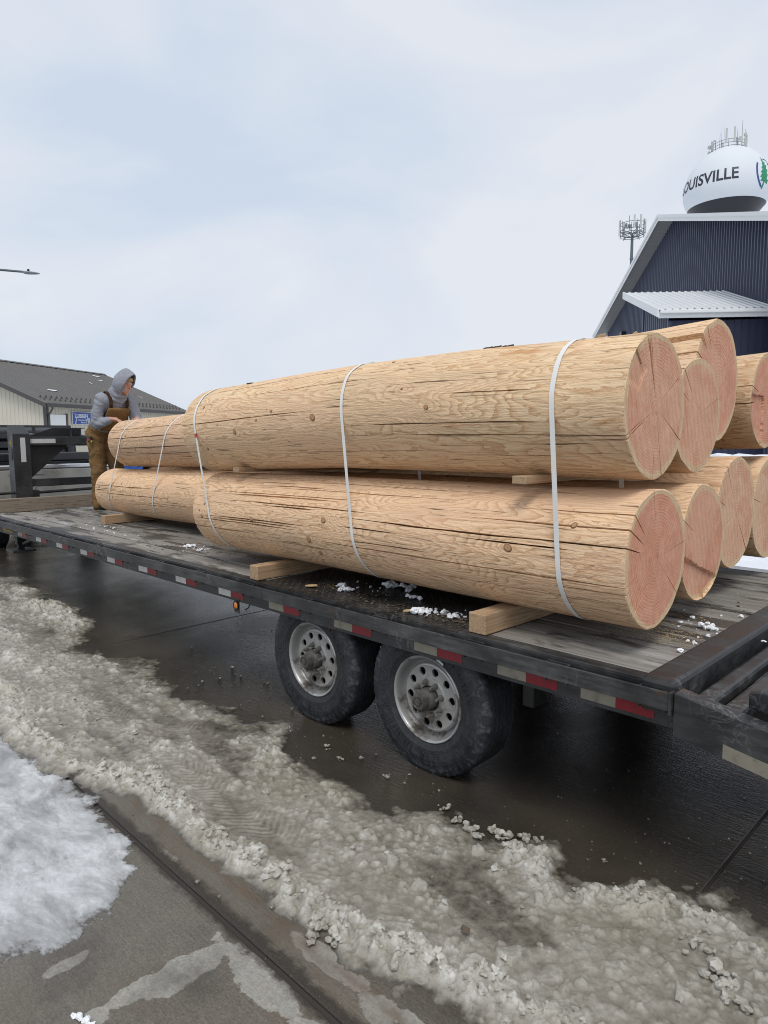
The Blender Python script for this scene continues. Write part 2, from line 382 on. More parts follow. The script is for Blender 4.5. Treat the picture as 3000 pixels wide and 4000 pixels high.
def m_slush():
    g = G('dirty_slush'); v = g.pos(); x, y, z = g.sep(v)
    n = g.noise(v, 20, 6, .7); big = g.noise(v, 1.7, 4, .6); fn = g.noise(v, 110, 4, .75)
    c = g.ramp(n, [(.28, (.33, .31, .26)), (.5, (.53, .51, .455)), (.72, (.76, .75, .715))])
    c = g.mix(g.ramp(big, [(.46, .0), (.68, .6)]), c, (.37, .325, .24))
    zz = g.math('ADD', z, g.math('MULTIPLY', g.math('SUBTRACT', n, .5), .014))
    c = g.mix(g.ramp(zz, [(.007, .93), (.017, .5), (.034, 0)]), c, g.mix(g.ramp(zz, [(.0008, 0), (.006, 1)]), (.042, .035, .026), (.205, .186, .148)))
    c = g.mix(g.ramp(g.noise(v, 26, 4, .7), [(.66, 0), (.73, .7)]), c, (.18, .13, .075))
    g.pb(Base_Color=c, Roughness=g.ramp(zz, [(.003, .08), (.03, .4)]), Normal=g.bump(fn, g_st(g, z), .008), Specular_IOR_Level=.5)
    return g.m
def g_st(g, z): return g.ramp(z, [(.003, .2), (.02, .9)])
def m_snow(name, a=(.52, .545, .57), b=(.80, .82, .85), ice=.5, sc=5, thin=False):
    g = G(name); v = g.pos(); n = g.noise(g.map(v, (1, 2.1, 1)), sc, 6, .7, .5)
    c = g.ramp(n, [(.36, a), (.6, b)])
    c = g.mix(g.ramp(g.noise(v, 30, 4), [(.68, 0), (.74, .5)]), c, (.30, .27, .22))
    ro = g.ramp(n, [(.36, .3), (.55, .75)])
    if thin:
        z = g.math('ADD', g.sep(v)[2], g.math('MULTIPLY', g.math('SUBTRACT', g.noise(g.map(v, (1, 1.8, 1)), 38, 6, .78), .5), .010))
        c = g.mix(g.ramp(z, [(.0006, 1), (.0028, .55), (.007, 0)]), c, g.mix(g.ramp(z, [(.0005, 0), (.003, 1)]), (.085, .078, .066), (.27, .275, .27)))
        ro = g.ramp(z, [(.001, .18), (.008, .7)])
    g.pb(Base_Color=c, Roughness=ro, Normal=g.bump(g.noise(v, 90, 5, .75), .7, .005, g.bump(g.noise(v, 9, 4), .12, .02)))
    return g.m
def m_tyre():
    g = G('scuffed_tyre_rubber'); v = g.obj(); x, y, z = g.sep(v)
    rad = g.math('SQRT', g.math('ADD', g.math('MULTIPLY', x, x), g.math('MULTIPLY', z, z)))
    n = g.noise(v, 9, 6, .65, .6); n2 = g.noise(g.map(v, (1, 1, 1), (4, 2, 1)), 26, 5, .65, .4)
    c = g.mix(g.ramp(n, [(.35, 0), (.7, .75)]), (.009, .0095, .011), (.033, .036, .044))
    sh = g.math('MULTIPLY', g.ramp(rad, [(.30, 0), (.36, 1)]), g.ramp(n2, [(.50, 0), (.64, .55)]))
    c = g.mix(g.math('MULTIPLY', sh, g.ramp(y, [(.02, 1), (.05, 0)])), c, (.12, .13, .145))
    l = g.ramp(g.noise(v, 13, 4, .6, 1.5), [(.485, 0), (.497, .25), (.503, .25), (.515, 0)])
    c = g.mix(l, c, (.13, .13, .135))
    g.pb(Base_Color=c, Roughness=g.ramp(n, [(.3, .45), (.7, .8)]), Normal=g.bump(n2, .3, .003))
    return g.m
def m_cloth(name, col, var=.25, sc=14, fold=.6):
    g = G(name); v = g.obj(); n = g.noise(g.map(v, (1, 1, .6)), sc, 4, .6, .5); f = g.noise(v, 190, 2)
    c = g.mix(n, tuple(x*(1-var) for x in col), tuple(x*(1+var) for x in col))
    c = g.mix(g.math('MULTIPLY', f, .3), c, tuple(x*.6 for x in col))
    g.pb(Base_Color=c, Roughness=.95, Specular_IOR_Level=.15, Normal=g.bump(n, fold, .03, g.bump(f, .2, .003)))
    return g.m
def m_siding(name, col, var=.06, rough=.45):
    g = G(name); v = g.obj(); n = g.noise(g.map(v, (1, 1, .25)), 1.1, 4, .6)
    c = g.mix(n, tuple(x*(1-var) for x in col), tuple(x*(1+var) for x in col))
    g.pb(Base_Color=c, Roughness=rough); return g.m

MT = {}
MT['steel'] = m_steel()
MT['steel_dusty'] = m_steel('dusty_black_steel', (.012, .0125, .014), (.15, .15, .145), .62)
MT['steel_dark'] = m_steel('dark_frame_steel', (.008, .0085, .009), (.04, .039, .037), .4, False, False)
MT['steel_clean'] = m_steel('gooseneck_steel', (.013, .014, .016), (.07, .07, .07), .5, True, False)
MT['plank'] = m_plank()
MT['concrete'] = m_concrete()
MT['filler'] = simple('joint_dirt', (.03, .025, .02), .7, bump=.4, bsc=90)
MT['slush'] = m_slush()
MT['snow'] = m_snow('trampled_snow', (.25, .26, .265), (.60, .62, .64), thin=True, sc=3.2)
MT['snow_field'] = m_snow('snow_field', (.62, .65, .70), (.82, .84, .88), sc=.35)
MT['snow_clean'] = simple('clean_snow', (.80, .82, .85), .7, var=.06, bump=.5, bsc=40)
MT['tyre'] = m_tyre()
MT['rim'] = simple('grimy_silver_rim', (.40, .40, .395), .42, .55, .12, 9, .15, 60, dirt=(.125, .105, .085), dth=.52)
MT['disc'] = simple('grimy_wheel_disc', (.36, .355, .34), .55, .3, .15, 12, .3, 90, dirt=(.16, .14, .12), dth=.52)
MT['hub'] = simple('dirty_hub', (.115, .11, .10), .6, .35, .25, 14, .3, 90, dirt=(.05, .043, .037), dth=.5)
MT['nut'] = simple('dirty_lug_nut', (.20, .19, .175), .5, .4, .25, 30, .2, 90)
MT['hole_shade'] = simple('hole_shade_black', (.004, .004, .004), .9, bump=0)  # blackens the brake drum: shade inside the hand holes put into colour
MT['red_tape'] = simple('red_reflective_tape', (.19, .008, .016), .4, var=.2, sc=20, dirt=(.05, .02, .02), dth=.62)
MT['white_tape'] = simple('grimy_white_tape', (.23, .215, .17), .45, var=.15, sc=20, bump=.2, dirt=(.16, .145, .105), dth=.52)
MT['clean_tape'] = simple('white_tape', (.50, .505, .49), .45, var=.08, sc=20)
MT['yellow'] = simple('yellow_lettering', (.42, .30, .03), .5, bump=0, dirt=(.07, .06, .03), dth=.6)
MT['amber'] = simple('amber_lens', (.72, .20, .012), .2, var=.05, bump=0, coat=.5)
MT['lumber'] = m_lumber('fresh_timber', (.45, .305, .18), (.27, .155, .08), axis=1)
MT['lumber_grey'] = m_lumber('weathered_timber', (.25, .205, .155), (.12, .09, .06), axis=1)
MT['strap'] = simple('white_polyester_strap', (.74, .74, .72), .5, var=.05, bump=.2, bsc=200)
MT['strap_red'] = simple('red_strap_mark', (.5, .03, .025), .5, bump=0)
MT['white_paint'] = simple('white_trim', (.70, .71, .70), .4, var=.04, sc=2, bump=0)
MT['blue_siding'] = m_siding('navy_siding', (.056, .065, .108))
MT['blue_shaded'] = m_siding('navy_boards_shaded', (.024, .030, .062))  # entry front boards: navy darkened in the colour for their shade
MT['soffit'] = m_siding('grey_soffit', (.24, .245, .235))
MT['roof_white'] = m_siding('white_metal_roof', (.64, .655, .67), rough=.35)
MT['beige'] = m_siding('beige_siding', (.50, .47, .385))
MT['roof_grey'] = m_siding('dark_grey_metal_roof', (.108, .102, .096), .15, .6)
MT['trim_dark'] = simple('dark_trim', (.055, .052, .05), .5, bump=0)
MT['galv'] = simple('galvanised_steel', (.20, .225, .24), .5, .3, .15, 3, .0)
MT['pole'] = simple('grey_green_pole', (.11, .135, .15), .55, .2, .12, .5, .0)
MT['ant'] = simple('pale_antenna', (.46, .475, .44), .5, var=.05, bump=0)
MT['tank'] = simple('white_tank_paint', (.62, .655, .685), .75, var=.03, sc=.3, bump=0)
MT['tank_dark'] = simple('black_tank_paint', (.009, .010, .016), .35, var=.1, sc=.3, bump=0)
MT['ink_dark'] = simple('charcoal_lettering', (.028, .029, .045), .5, bump=0)
MT['ink_green'] = simple('green_emblem', (.012, .22, .11), .5, bump=0)
MT['ink_blue'] = simple('blue_emblem', (.025, .065, .24), .5, bump=0)
MT['silver'] = simple('dirty_silver_paint', (.40, .39, .355), .4, .25, .1, 2.5, .0, dirt=(.27, .25, .21), dth=.5, coat=.2)
MT['chrome'] = simple('pale_chrome', (.62, .63, .64), .25, .8, .06, 6, .0)
MT['blackpaint'] = simple('black_paint', (.012, .0125, .014), .35, var=.2, bump=0, coat=.3)
MT['glass'] = simple('dark_glass', (.008, .009, .011), .06, bump=0, var=.1)
MT['blue_sign'] = simple('blue_sign_face', (.018, .055, .27), .45, var=.08, bump=0)
MT['sign_white'] = simple('sign_lettering', (.72, .75, .80), .5, bump=0, var=.03)
MT['sign_grey'] = simple('pale_sign_figure', (.34, .40, .46), .5, bump=0, var=.15)
MT['hoodie'] = m_cloth('grey_hoodie_fleece', (.30, .315, .36), .2)
MT['hoodie_in'] = m_cloth('dark_hood_lining', (.06, .062, .075), .18)
MT['duck'] = m_cloth('brown_duck_canvas', (.215, .128, .055), .28)
MT['duck_dark'] = m_cloth('dark_brown_strap', (.055, .03, .02), .2)
MT['skin'] = simple('skin', (.52, .27, .20), .55, var=.15, sc=25, bump=.1)
MT['hair'] = simple('sandy_hair', (.35, .25, .13), .7, var=.3, sc=60, bump=.6, bsc=120)
MT['boot'] = simple('dark_boot', (.02, .017, .015), .6)
MT['denim'] = m_cloth('blue_denim', (.05, .07, .12))
MT['tarp'] = simple('blue_tarp', (.015, .10, .42), .4, var=.2, sc=9, bump=.3, bsc=18)
MT['red_plastic'] = simple('red_plastic', (.45, .02, .04), .4, bump=0)
MT['black_plastic'] = simple('black_plastic', (.012, .012, .013), .45, bump=0)
MT['lime'] = simple('lime_plastic', (.45, .62, .04), .4, bump=0)
MT['sawdust'] = simple('sawdust', (.48, .33, .17), .9, var=.3, sc=40)
MT['debris'] = simple('dark_bark_debris', (.10, .075, .05), .9, var=.5, sc=30)
MT['gravel'] = simple('grit', (.20, .17, .13), .8, var=.5, sc=30)
MT['knot'] = None
def m_knot():
    g = G('knot_wood'); v = g.obj(); x, y, z = g.sep(v)
    rr = g.attr('rad')
    c = g.ramp(rr, [(0, (.25, .13, .06)), (.2, (.46, .27, .14)), (.60, (.42, .24, .12)), (.80, (.17, .08, .035)), (.93, (.30, .17, .085)), (1, (.58, .39, .22))])
    g.pb(Base_Color=c, Roughness=.75); return g.m
MT['knot'] = m_knot()
# ================================================================== GROUND
gnd = MB().box(-900, 900, -900, 900, -.5, -.045).build('ground', MT['snow_field']); tag(gnd, 'flat snow covered ground reaching to the horizon', 'ground', kind='structure')
PX0, PX1, PY1 = -34.3, 13.0, 9.4
pave = MB().box(PX0, PX1, -9, PY1, -.042, -.009).build('pavement', MT['filler'])
tag(pave, 'wet grey concrete pavement under and in front of the trailer', 'pavement', kind='structure')
jx = [-.85-4.65*k for k in range(7, -3, -1)]
jy = [-9.0, -3.4, 1.18, 3.92, 6.66, 9.4]
_slabs = {}
for a in range(len(jx)-1):
    for b in range(len(jy)-1):
        w = jx[a+1]-jx[a]; h = jy[b+1]-jy[b]
        key = (round(w, 3), b)
        if key not in _slabs:
            g0 = .005; lo = .010 if b == 2 else g0; hi = .010 if b == 1 else g0
            me = MB().box(-w/2+g0, w/2-g0, -h/2+lo, h/2-hi, -.04, 0).mesh('slab'); me.materials.append(MT['concrete']); _slabs[key] = me
        o = link('slab', _slabs[key], parent=pave, loc=((jx[a]+jx[a+1])/2, (jy[b]+jy[b+1])/2, 0))
        bevel(o, .005, 1)

# ploughed snow bank beyond the pavement
nx, ny = 90, 30; bx = np.linspace(-7.5, 9, nx); by = np.linspace(10.6, 16.5, ny); BX, BY = np.meshgrid(bx, by, indexing='ij')
HB = 1.42*np.exp(-((BY-13.3)/1.35)**4)*sst(-7.5, -5.6, BX)*(.8+.35*fbm(BX*.9, BY*.9, 91, 4))+.10*(fbm(BX*3, BY*3, 92, 4)-.5)-.06
ib = np.arange(nx*ny).reshape(nx, ny)
sb = link('snow_bank', npmesh('snow_bank', np.stack([BX, BY, HB-.02], -1).reshape(-1, 3), np.stack([ib[:-1, :-1], ib[1:, :-1], ib[1:, 1:], ib[:-1, 1:]], -1).reshape(-1, 4)), MT['snow_field']); tag(sb, 'ploughed white snow bank seen between the log tiers at the right edge', 'snow bank', kind='stuff')

# ---- chunk instancer: irregular lumps merged into one mesh
_ico = []
for k in range(10):
    bm = bmesh.new(); bmesh.ops.create_icosphere(bm, subdivisions=2 if k < 7 else 1, radius=1)
    V = np.array([v.co for v in bm.verts]); F = np.array([[v.index for v in f.verts] for f in bm.faces]); bm.free()
    rr = RNG.normal(size=(5, 3)); 
    d = 1+.28*np.sin(V@rr[0]*2.2+k)+.2*np.sin(V@rr[1]*3.7)+.10*np.sin(V@rr[2]*6.5)+.16*RNG.normal(size=len(V))
    _ico.append((V*d[:, None]*.8, F))
def lumps(name, P, S, mat, flat=.75, smooth=False, kinds=range(10)):
    VV = []; FF = []; n = 0
    for p, s in zip(P, S):
        V, F = _ico[kinds[RNG.integers(len(kinds))]]
        a, b, c = RNG.uniform(0, 6.28, 3)
        Rz = np.array([[math.cos(a), -math.sin(a), 0], [math.sin(a), math.cos(a), 0], [0, 0, 1]])
        Rx = np.array([[1, 0, 0], [0, math.cos(b), -math.sin(b)], [0, math.sin(b), math.cos(b)]])
        Q = (V@Rx.T)*np.array([RNG.uniform(.75, 1.35), RNG.uniform(.75, 1.2), flat*RNG.uniform(.8, 1.2)])@Rz.T
        VV.append(Q*s+np.asarray(p)); FF.append(F+n); n += len(V)
    return link(name, npmesh(name, np.concatenate(VV), np.concatenate(FF), smooth), mat)

# ---- slush windrow
def slush_h(x, y):
    far = sst(-4.5, -9.5, x)
    y0 = 1.315+.06*(vn(x*2.1, 0*x, 3)-.5)+.035*(vn(x*9, 0*x, 4)-.5)-.12*far-.26*sst(-2.9, -3.6, x)*(.35+.65*vn(x*1.9, 0*x+5, 31))+.09*sst(-1.9, -.9, x)
    y1 = 2.27+.34*(vn(x*1.25, 0*x, 6)-.5)+.20*(vn(x*4.2, 0*x, 7)-.5)+.42*far
    y1 = y1+.12*sst(-1.3, -.8, x)-.05*sst(-2.6, -3.2, x)
    wx = x+.05*(fbm(x*5, y*5, 41, 3)-.5); wy = y+.05*(fbm(x*5, y*5, 42, 3)-.5)
    edge = sst(0, .09, y-y0+.16*(fbm(x*9, y*9, 9, 5, .62)-.5))*sst(0, .22, y1-y+.42*(fbm(x*5, y*6, 10, 5, .62)-.5))
    u = np.clip((y-y0)/(y1-y0), 0, 1)
    ridge = np.exp(-((u-.13)/.085)**2)*1.0+np.exp(-((u-.86)/.11)**2)*.95*sst(.30, .55, vn(x*1.7, 0*x, 12))+np.exp(-((u-.47)/.09)**2)*.55*sst(.35, .6, vn(x*1.1, 0*x, 13))
    am = .25+1.1*fbm(x*3.1, y*3.6, 14, 3)
    rough = fbm(wx*34, wy*34, 15, 4, .6)
    f1, i1 = worley(wx*15, wy*15, 21); f2, i2 = worley(wx*31, wy*31, 22); f3, i3 = worley(wx*62, wy*62, 23)
    def lump(f, i, th): return np.sqrt(np.clip(1-(f/.58)**2, 0, 1))*np.clip((i-th)/(1-th), 0, 1)
    ridge = np.clip(ridge, 0, 1.2)
    h = .0085+.010*(fbm(x*3.2, y*4.2, 18, 4, .55)-.5)+.0045*(rough-.5)
    h = h+ridge*am*(.008+.042*lump(f1, i1, .25)+.026*lump(f2, i2, .2)+.012*lump(f3, i3, .2)+.020*(rough-.35))
    h = h+(1-np.clip(ridge, 0, 1))*(.018*lump(f1, i1, .80)+.012*lump(f2, i2, .74)+.005*lump(f3, i3, .65)+.006*(rough-.45))
    pud = sst(.54, .66, fbm(x*1.6, y*3.2, 25, 4, .55))*(1-np.clip(ridge, 0, 1)*.8)
    h = h*(1-.74*pud)
    for yc, wd, ph in ((1.66+.05*np.sin(x*.9), .10, 0), (1.95+.06*np.sin(x*.7+1), .09, 2)):
        lane = np.exp(-((y-yc)/wd)**4)*sst(.42, .58, vn(x*1.1+ph, 0*x, 26))
        lug = .5+.5*np.sin((x*25+np.abs(y-yc)*22+2.5*fbm(x*6, y*6, 29, 3))*6.28)
        h = h*(1-.5*lane)+lane*(.0025+.0045*lug*sst(.35, .6, vn(x*9, y*9, 27)))
    return h*edge-.0012*(1-edge)
xs = []; x = .75
while x > -14.5:
    xs.append(x); d = math.hypot(x, 1.9); x -= .0042*max(1, d/2.4)**1.35
xs = np.array(xs); ys = np.linspace(.98, 2.95, 330)
X, Y = np.meshgrid(xs, ys, indexing='ij'); H = slush_h(X, Y)
keep = H > .0003
fk = keep[:-1, :-1] | keep[1:, :-1] | keep[:-1, 1:] | keep[1:, 1:]
idx = np.arange(X.size).reshape(X.shape)
Fq = np.stack([idx[:-1, :-1], idx[:-1, 1:], idx[1:, 1:], idx[1:, :-1]], -1)[fk]
jit = .0016
Xj = X+jit*(vn(X*300, Y*300, 51)-.5)*2; Yj = Y+jit*(vn(X*300, Y*300, 52)-.5)*2
used = np.unique(Fq); rm = np.full(X.size, -1); rm[used] = np.arange(len(used))
V = np.stack([Xj, Yj, np.maximum(H, -.004)], -1).reshape(-1, 3)[used]
sl = link('slush', npmesh('slush', V, rm[Fq], True), MT['slush']); tag(sl, 'band of dirty melting slush along the pavement beside the trailer', 'slush', kind='stuff')
# loose ice lumps on the ridges and thrown clear of them
P = []; S = []
xx = RNG.uniform(-9, .55, 60000)*1.0; xx = np.where(RNG.random(60000) < .6, RNG.uniform(-4.5, .55, 60000), xx); yy = RNG.uniform(1.2, 2.5, 60000); hh = slush_h(xx, yy)
pr = np.clip((hh-.016)/.04, 0, 1)
for x, y, h, p in zip(xx, yy, hh, pr):
    if RNG.random() < p*.8:
        s = .003+.010*RNG.random()**2+(.012 if RNG.random() < .06 else 0); P.append((x, y, h+s*.05)); S.append(s)
    if len(P) > 9000: break
for i in range(520):
    x = RNG.uniform(-5, .6); y = RNG.uniform(1.2, 2.75); s = .0025+.010*RNG.random()**4
    P.append((x, y, max(0, float(slush_h(np.array([x]), np.array([y]))[0]))+s*.3)); S.append(s)
for x, y, s in ((-1.52, 2.30, .028), (-1.46, 2.36, .02), (-1.60, 2.26, .034), (-1.66, 2.20, .03), (-1.42, 2.28, .018), (-1.75, 2.22, .026), (-1.9, 2.28, .02), (-2.28, 2.30, .018), (-2.75, 2.30, .019), (-2.6, 2.26, .013), (-3.1, 2.3, .015), (-.75, 2.2, .035), (-.66, 2.12, .04), (-.6, 2.02, .036), (-1.72, 1.38, .04), (-1.66, 1.36, .034), (-1.70, 1.42, .03), (-2.4, 1.44, .03), (-1.16, 2.16, .02), (-1.05, 2.3, .017), (-.98, 2.35, .012), (-1.2, 2.42, .01)):
    for q in range(9):
        P.append((x+RNG.normal()*s*.8, y+RNG.normal()*s*.7, s*.25+RNG.random()*s*.6)); S.append(s*RNG.uniform(.25, .62))
ch = lumps('ice_lumps', P, S, MT['slush'], kinds=range(7), smooth=False); tag(ch, 'crumbly grey ice lumps scattered over the slush band', 'slush', kind='stuff')
# grit on the concrete
n = 1500; px = RNG.uniform(-7, .9, n); py = RNG.uniform(.3, 3.6, n)
gt = lumps('grit', np.stack([px, py, np.full(n, .001)], -1), .0012+.0035*RNG.random(n)**3, MT['gravel'], kinds=range(7, 10)); tag(gt, 'fine grit and pebbles strewn over the wet concrete', 'grit', kind='stuff')

bm = MB(); bm.add([(-.018, -.006, .004), (0, -.012, .012), (.02, -.004, .006), (.014, .010, .016), (-.006, .013, .010), (-.016, .006, .018)], [(0, 1, 5), (1, 2, 3), (1, 3, 5), (3, 4, 5)])
lf = bm.build('dead_leaf', MT['debris'], loc=(-1.329, 1.703, .022)); tag(lf, 'dark crumpled leaf lying on the slush near the bottom of the photo', 'leaf')
# ---- thin snow patch on the near slab
def snow_patch(name, poly, z, seed, label, step=.007, amp=.13):
    poly = np.array(poly); x0, y0 = poly.min(0)-.1; x1, y1 = poly.max(0)+.1
    X, Y = np.meshgrid(np.arange(x0, x1, step), np.arange(y0, y1, step), indexing='ij')
    wx = X+amp*(fbm(X*7, Y*7, seed, 6, .68)-.5)*2; wy = Y+amp*(fbm(X*7, Y*7, seed+1, 6, .68)-.5)*2
    ins = np.zeros(X.shape, bool); dist = np.full(X.shape, 9.0); n = len(poly)
    for i in range(n):
        a = poly[i]; b = poly[(i+1) % n]
        c = ((a[1] > wy) != (b[1] > wy)) & (wx < (b[0]-a[0])*(wy-a[1])/(b[1]-a[1]+1e-9)+a[0]); ins ^= c
        t = np.clip(((wx-a[0])*(b[0]-a[0])+(wy-a[1])*(b[1]-a[1]))/((b-a)@(b-a)), 0, 1)
        dist = np.minimum(dist, np.hypot(wx-a[0]-t*(b[0]-a[0]), wy-a[1]-t*(b[1]-a[1])))
    sd = np.where(ins, dist, -dist)
    H = z*sst(0, .06, sd)*(.10+1.2*fbm(X*8, Y*17, seed+3, 6, .68)*sst(-.02, .25, sd+.3*fbm(X*3, Y*3, seed+8, 2)))+.0035*fbm(X*40, Y*40, seed+4, 3)*sst(-.03, .05, sd)-.0014-.01*sst(.0, -.04, sd)
    keep = H > 0; fk = keep[:-1, :-1] | keep[1:, :-1] | keep[:-1, 1:] | keep[1:, 1:]
    idx = np.arange(X.size).reshape(X.shape); Fq = np.stack([idx[:-1, :-1], idx[1:, :-1], idx[1:, 1:], idx[:-1, 1:]], -1)[fk]
    used = np.unique(Fq); rm = np.full(X.size, -1); rm[used] = np.arange(len(used))
    V = np.stack([X, Y, np.maximum(H, -.003)], -1).reshape(-1, 3)[used]
    o = link(name, npmesh(name, V, rm[Fq]), MT['snow']); tag(o, label, 'snow', kind='stuff'); return o
snow_patch('snow_patch', [(-5.6, .98), (-3.8, 1.16), (-3.15, 1.19), (-2.72, 1.175), (-2.46, 1.12), (-2.30, .96), (-2.27, .74), (-2.34, .52), (-2.6, .2), (-5.6, -.4)],   .0085, 61, 'thin trampled snow patch on the near concrete slab')
snow_patch('snow_smear', [(-1.60, .72), (-1.42, .78), (-1.36, .70), (-1.5, .62), (-1.63, .64)], .012, 71, 'small white smear of snow at the bottom edge of the slab', .005, .05)
P = [(-1.93, .66, .006), (-1.905, .67, .008), (-1.88, .665, .006), (-1.945, .65, .004)]
tag(lumps('snow_crumb', P, [.014, .018, .014, .01], MT['snow_clean'], kinds=range(7)), 'single crumb of clean snow on the dark damp slab', 'snow', kind='stuff')

# ================================================================== TRAILER
DZ = .775                       # deck top
XR, XF = -.945, -9.33           # rear edge of the rear beam, front of deck
YN, YF = 2.452, 4.985            # outer faces of the side channels
tr = empty('flatbed_trailer', (-5.0, 3.7, 0)); tag(tr, 'black steel gooseneck flatbed trailer with grey plank deck', 'trailer')
TO = Vector((-5.0, 3.7, 0))
class TB(MB):
    def build(s, name, mat, parent=None, **k):
        s.v = [(a-TO.x, b-TO.y, c-TO.z) for a, b, c in s.v]
        return MB.build(s, name, mat, tr if parent is None else parent, **k)
def tbox(name, mat, *a, bev=0, parent=None): return TB().box(*a).build(name, mat, parent, bev=bev)
# planks
rows = []; y = 2.535
for i in range(12):
    rows.append((y, y+.188)); y += .2015
for i, (a, b) in enumerate(rows):
    segs = [(-9.30, -1.085)]
    if i < 3: segs = [(-9.30, -3.62), (-1.98, -1.085)]
    for s0, s1 in segs:
        dz = random.uniform(-.005, .005)
        o = tbox('plank', MT['plank'], s0, s1, a, b, .735, DZ+dz, bev=.004)
tbox('deck_strip', MT['steel_dusty'], -9.30, -3.62, 2.463, 2.531, .74, DZ-.002, bev=.003)
tbox('deck_strip', MT['steel_dusty'], -1.98, -1.085, 2.463, 2.531, .74, DZ-.002, bev=.003)
# tread plate over the wheels
t = TB()  .box(-3.61, -1.985, 2.463, 3.138, .755, .771)
for i in range(54):
    for j in range(21):
        cx = -3.59+i*.03; cy = 2.505+j*.03; a = PI/4 if (i+j) % 2 else -PI/4
        dx, dy = math.cos(a), math.sin(a); L, w = .011, .0035
        k = [(cx+dx*L, cy+dy*L, .7705), (cx-dy*w, cy+dx*w, .7705), (cx-dx*L, cy-dy*L, .7705), (cx+dy*w, cy-dx*w, .7705), (cx, cy, .7738)]
        t.add(k, [(0, 1, 4), (1, 2, 4), (2, 3, 4), (3, 0, 4)])
t.build('tread_plate', m_steel('wet_tread_plate', (.010, .010, .011), (.075, .066, .052), .75, False, True))
# side channels, rub rails, pockets
for side, yo, sg in (('n', YN, 1), ('f', YF, -1)):
    t = TB(); t.box(XF, XR, min(yo, yo+sg*.008), max(yo, yo+sg*.008), .612, .766); t.box(XF, XR, min(yo+sg*.008, yo+sg*.05), max(yo+sg*.008, yo+sg*.05), .612, .622); t.box(XF, XR, min(yo+sg*.008, yo+sg*.05), max(yo+sg*.008, yo+sg*.05), .754, .7645)
    t.build('side_channel', MT['steel'])
    ra, rb = yo-sg*.045, yo-sg*.036
    tbox('rub_rail', MT['steel_dusty'], XF+.03, XR-.02, min(ra, rb), max(ra, rb), .688, .760, bev=.003)
    pks = [-9.1, -8.38, -7.76, -7.16, -6.59, -6.01, -5.43, -4.85, -4.27, -3.67, -3.08, -2.47, -1.86, -1.43, -1.03]
    for i, px in enumerate(pks):
        if side == 'f' and i % 2: continue
        a, b = sorted((yo-sg*.036, yo-sg*.001)); w = .052; th = .007
        t = TB(); t.box(px-w, px-w+th, a, b, .675, .757); t.box(px+w-th, px+w, a, b, .675, .757); t.box(px-w+th, px+w-th, b-th, b, .675, .757) if sg > 0 else t.box(px-w+th, px+w-th, a, a+th, .675, .757)
        t.build('stake_pocket', MT['steel_dusty'], bev=.002)
    if side == 'n':
        for a, b in zip(pks[:-1], pks[1:]):
            m = (a+b)/2
            TB().cyl((m, yo-.037, .73), (m, yo, .735), .011, n=8).build('rail_spacer', MT['steel_dusty'])
        tbox('rail_end', MT['steel_dusty'], XR-.02, XR-.008, yo-.047, yo-.003, .675, .762, bev=.003)
# reflective tape
ws = [-7.69, -7.105, -6.50, -5.91, -5.305, -4.695, -4.095, -3.506, -2.88, -2.267, -1.759, -1.347]
for w in [q*.99 for q in ws+[-8.27]]:
    for m, nm, a, b in (('white_tape', 'white_tape', w, w+.149), ('red_tape', 'red_tape', w+.151, w+.302)):
        mm = MT['clean_tape'] if (nm == 'white_tape' and -8 < w < -3.9) else MT[m]
        tbox(nm, mm, a, b, YN-.0016, YN-.0002, .629, .681)
tbox('red_tape', MT['red_tape'], -8.95, -8.80, YN-.0016, YN-.0002, .629, .681)
me = text_mesh('lettering', 'METASILE', .062, .0008, 'CENTER'); me.transform(Matrix.Scale(1.28, 4, (1, 0, 0))); me.transform(Matrix.Rotation(PI/2, 4, 'X')); link('lettering', me, MT['yellow'], tr, Vector((-8.53, YN-.0012, .655))-TO)
# rear beam and dovetail
o = tbox('rear_beam', MT['steel'], -1.08, -.95, 2.43, 5.01, .66, .792, bev=.018)
def dz(x): return .762-.165*(x+.95)
for sg, y0 in ((1, 2.416), (-1, 4.99)):
    ya, yb = sorted((y0, y0+sg*.009)); yc, yd = sorted((y0+sg*.009, y0+sg*.075))
    t = TB()
    for (a, b, c, d) in ((ya, yb, -.160, 0), (yc, yd, -.012, 0), (yc, yd, -.160, -.148)):
        t.prism([(-.948, dz(-.948)+c), (.9, dz(.9)+c), (.9, dz(.9)+d), (-.948, dz(-.948)+d)], a, b, 'y')
    t.build('dovetail_rail', MT['steel'], bev=.003)
for x, r, dy in ((-.885, .036, 0), (-.79, .036, .02), (-.66, .03, .03), (-.50, .034, 0), (-.3, .034, 0), (-.1, .034, 0), (.2, .034, 0)):
    t = TB(); z = dz(x)-.055
    t.bar((x, 2.50+dy, z), (x, 4.91, z), r*2, r*1.7); t.build('cross_tube', MT['steel_dusty'], bev=.016)
for y in (2.545, 3.2, 4.1, 4.75):
    t = TB(); t.prism([(-.74, dz(-.74)+.055), (-.70, dz(-.70)+.075), (.85, dz(.85)+.075), (.85, dz(.85)+.0), (-.74, dz(-.74)+.0)], y, y+.03, 'y'); t.build('ramp_bar', MT['steel'], bev=.006)
t = TB(); t.tube([(-.45, 2.545, dz(-.45)+.05), (-.47, 2.50, dz(-.47)+.05), (-.455, 2.478, dz(-.45)+.045), (-.40, 2.472, dz(-.40)+.035), (.2, 2.472, dz(.2)+.03), (.22, 2.54, dz(.2)+.03)], .0095); t.build('ramp_handle', MT['steel_dusty'], smooth=True)
t = TB(); t.prism([(-.775, dz(-.775)-.158), (-.42, dz(-.42)-.158), (-.42, dz(-.42)-.108), (-.775, dz(-.775)-.108)], 2.4142, 2.4156, 'y'); t.build('white_tape', MT['white_tape'])
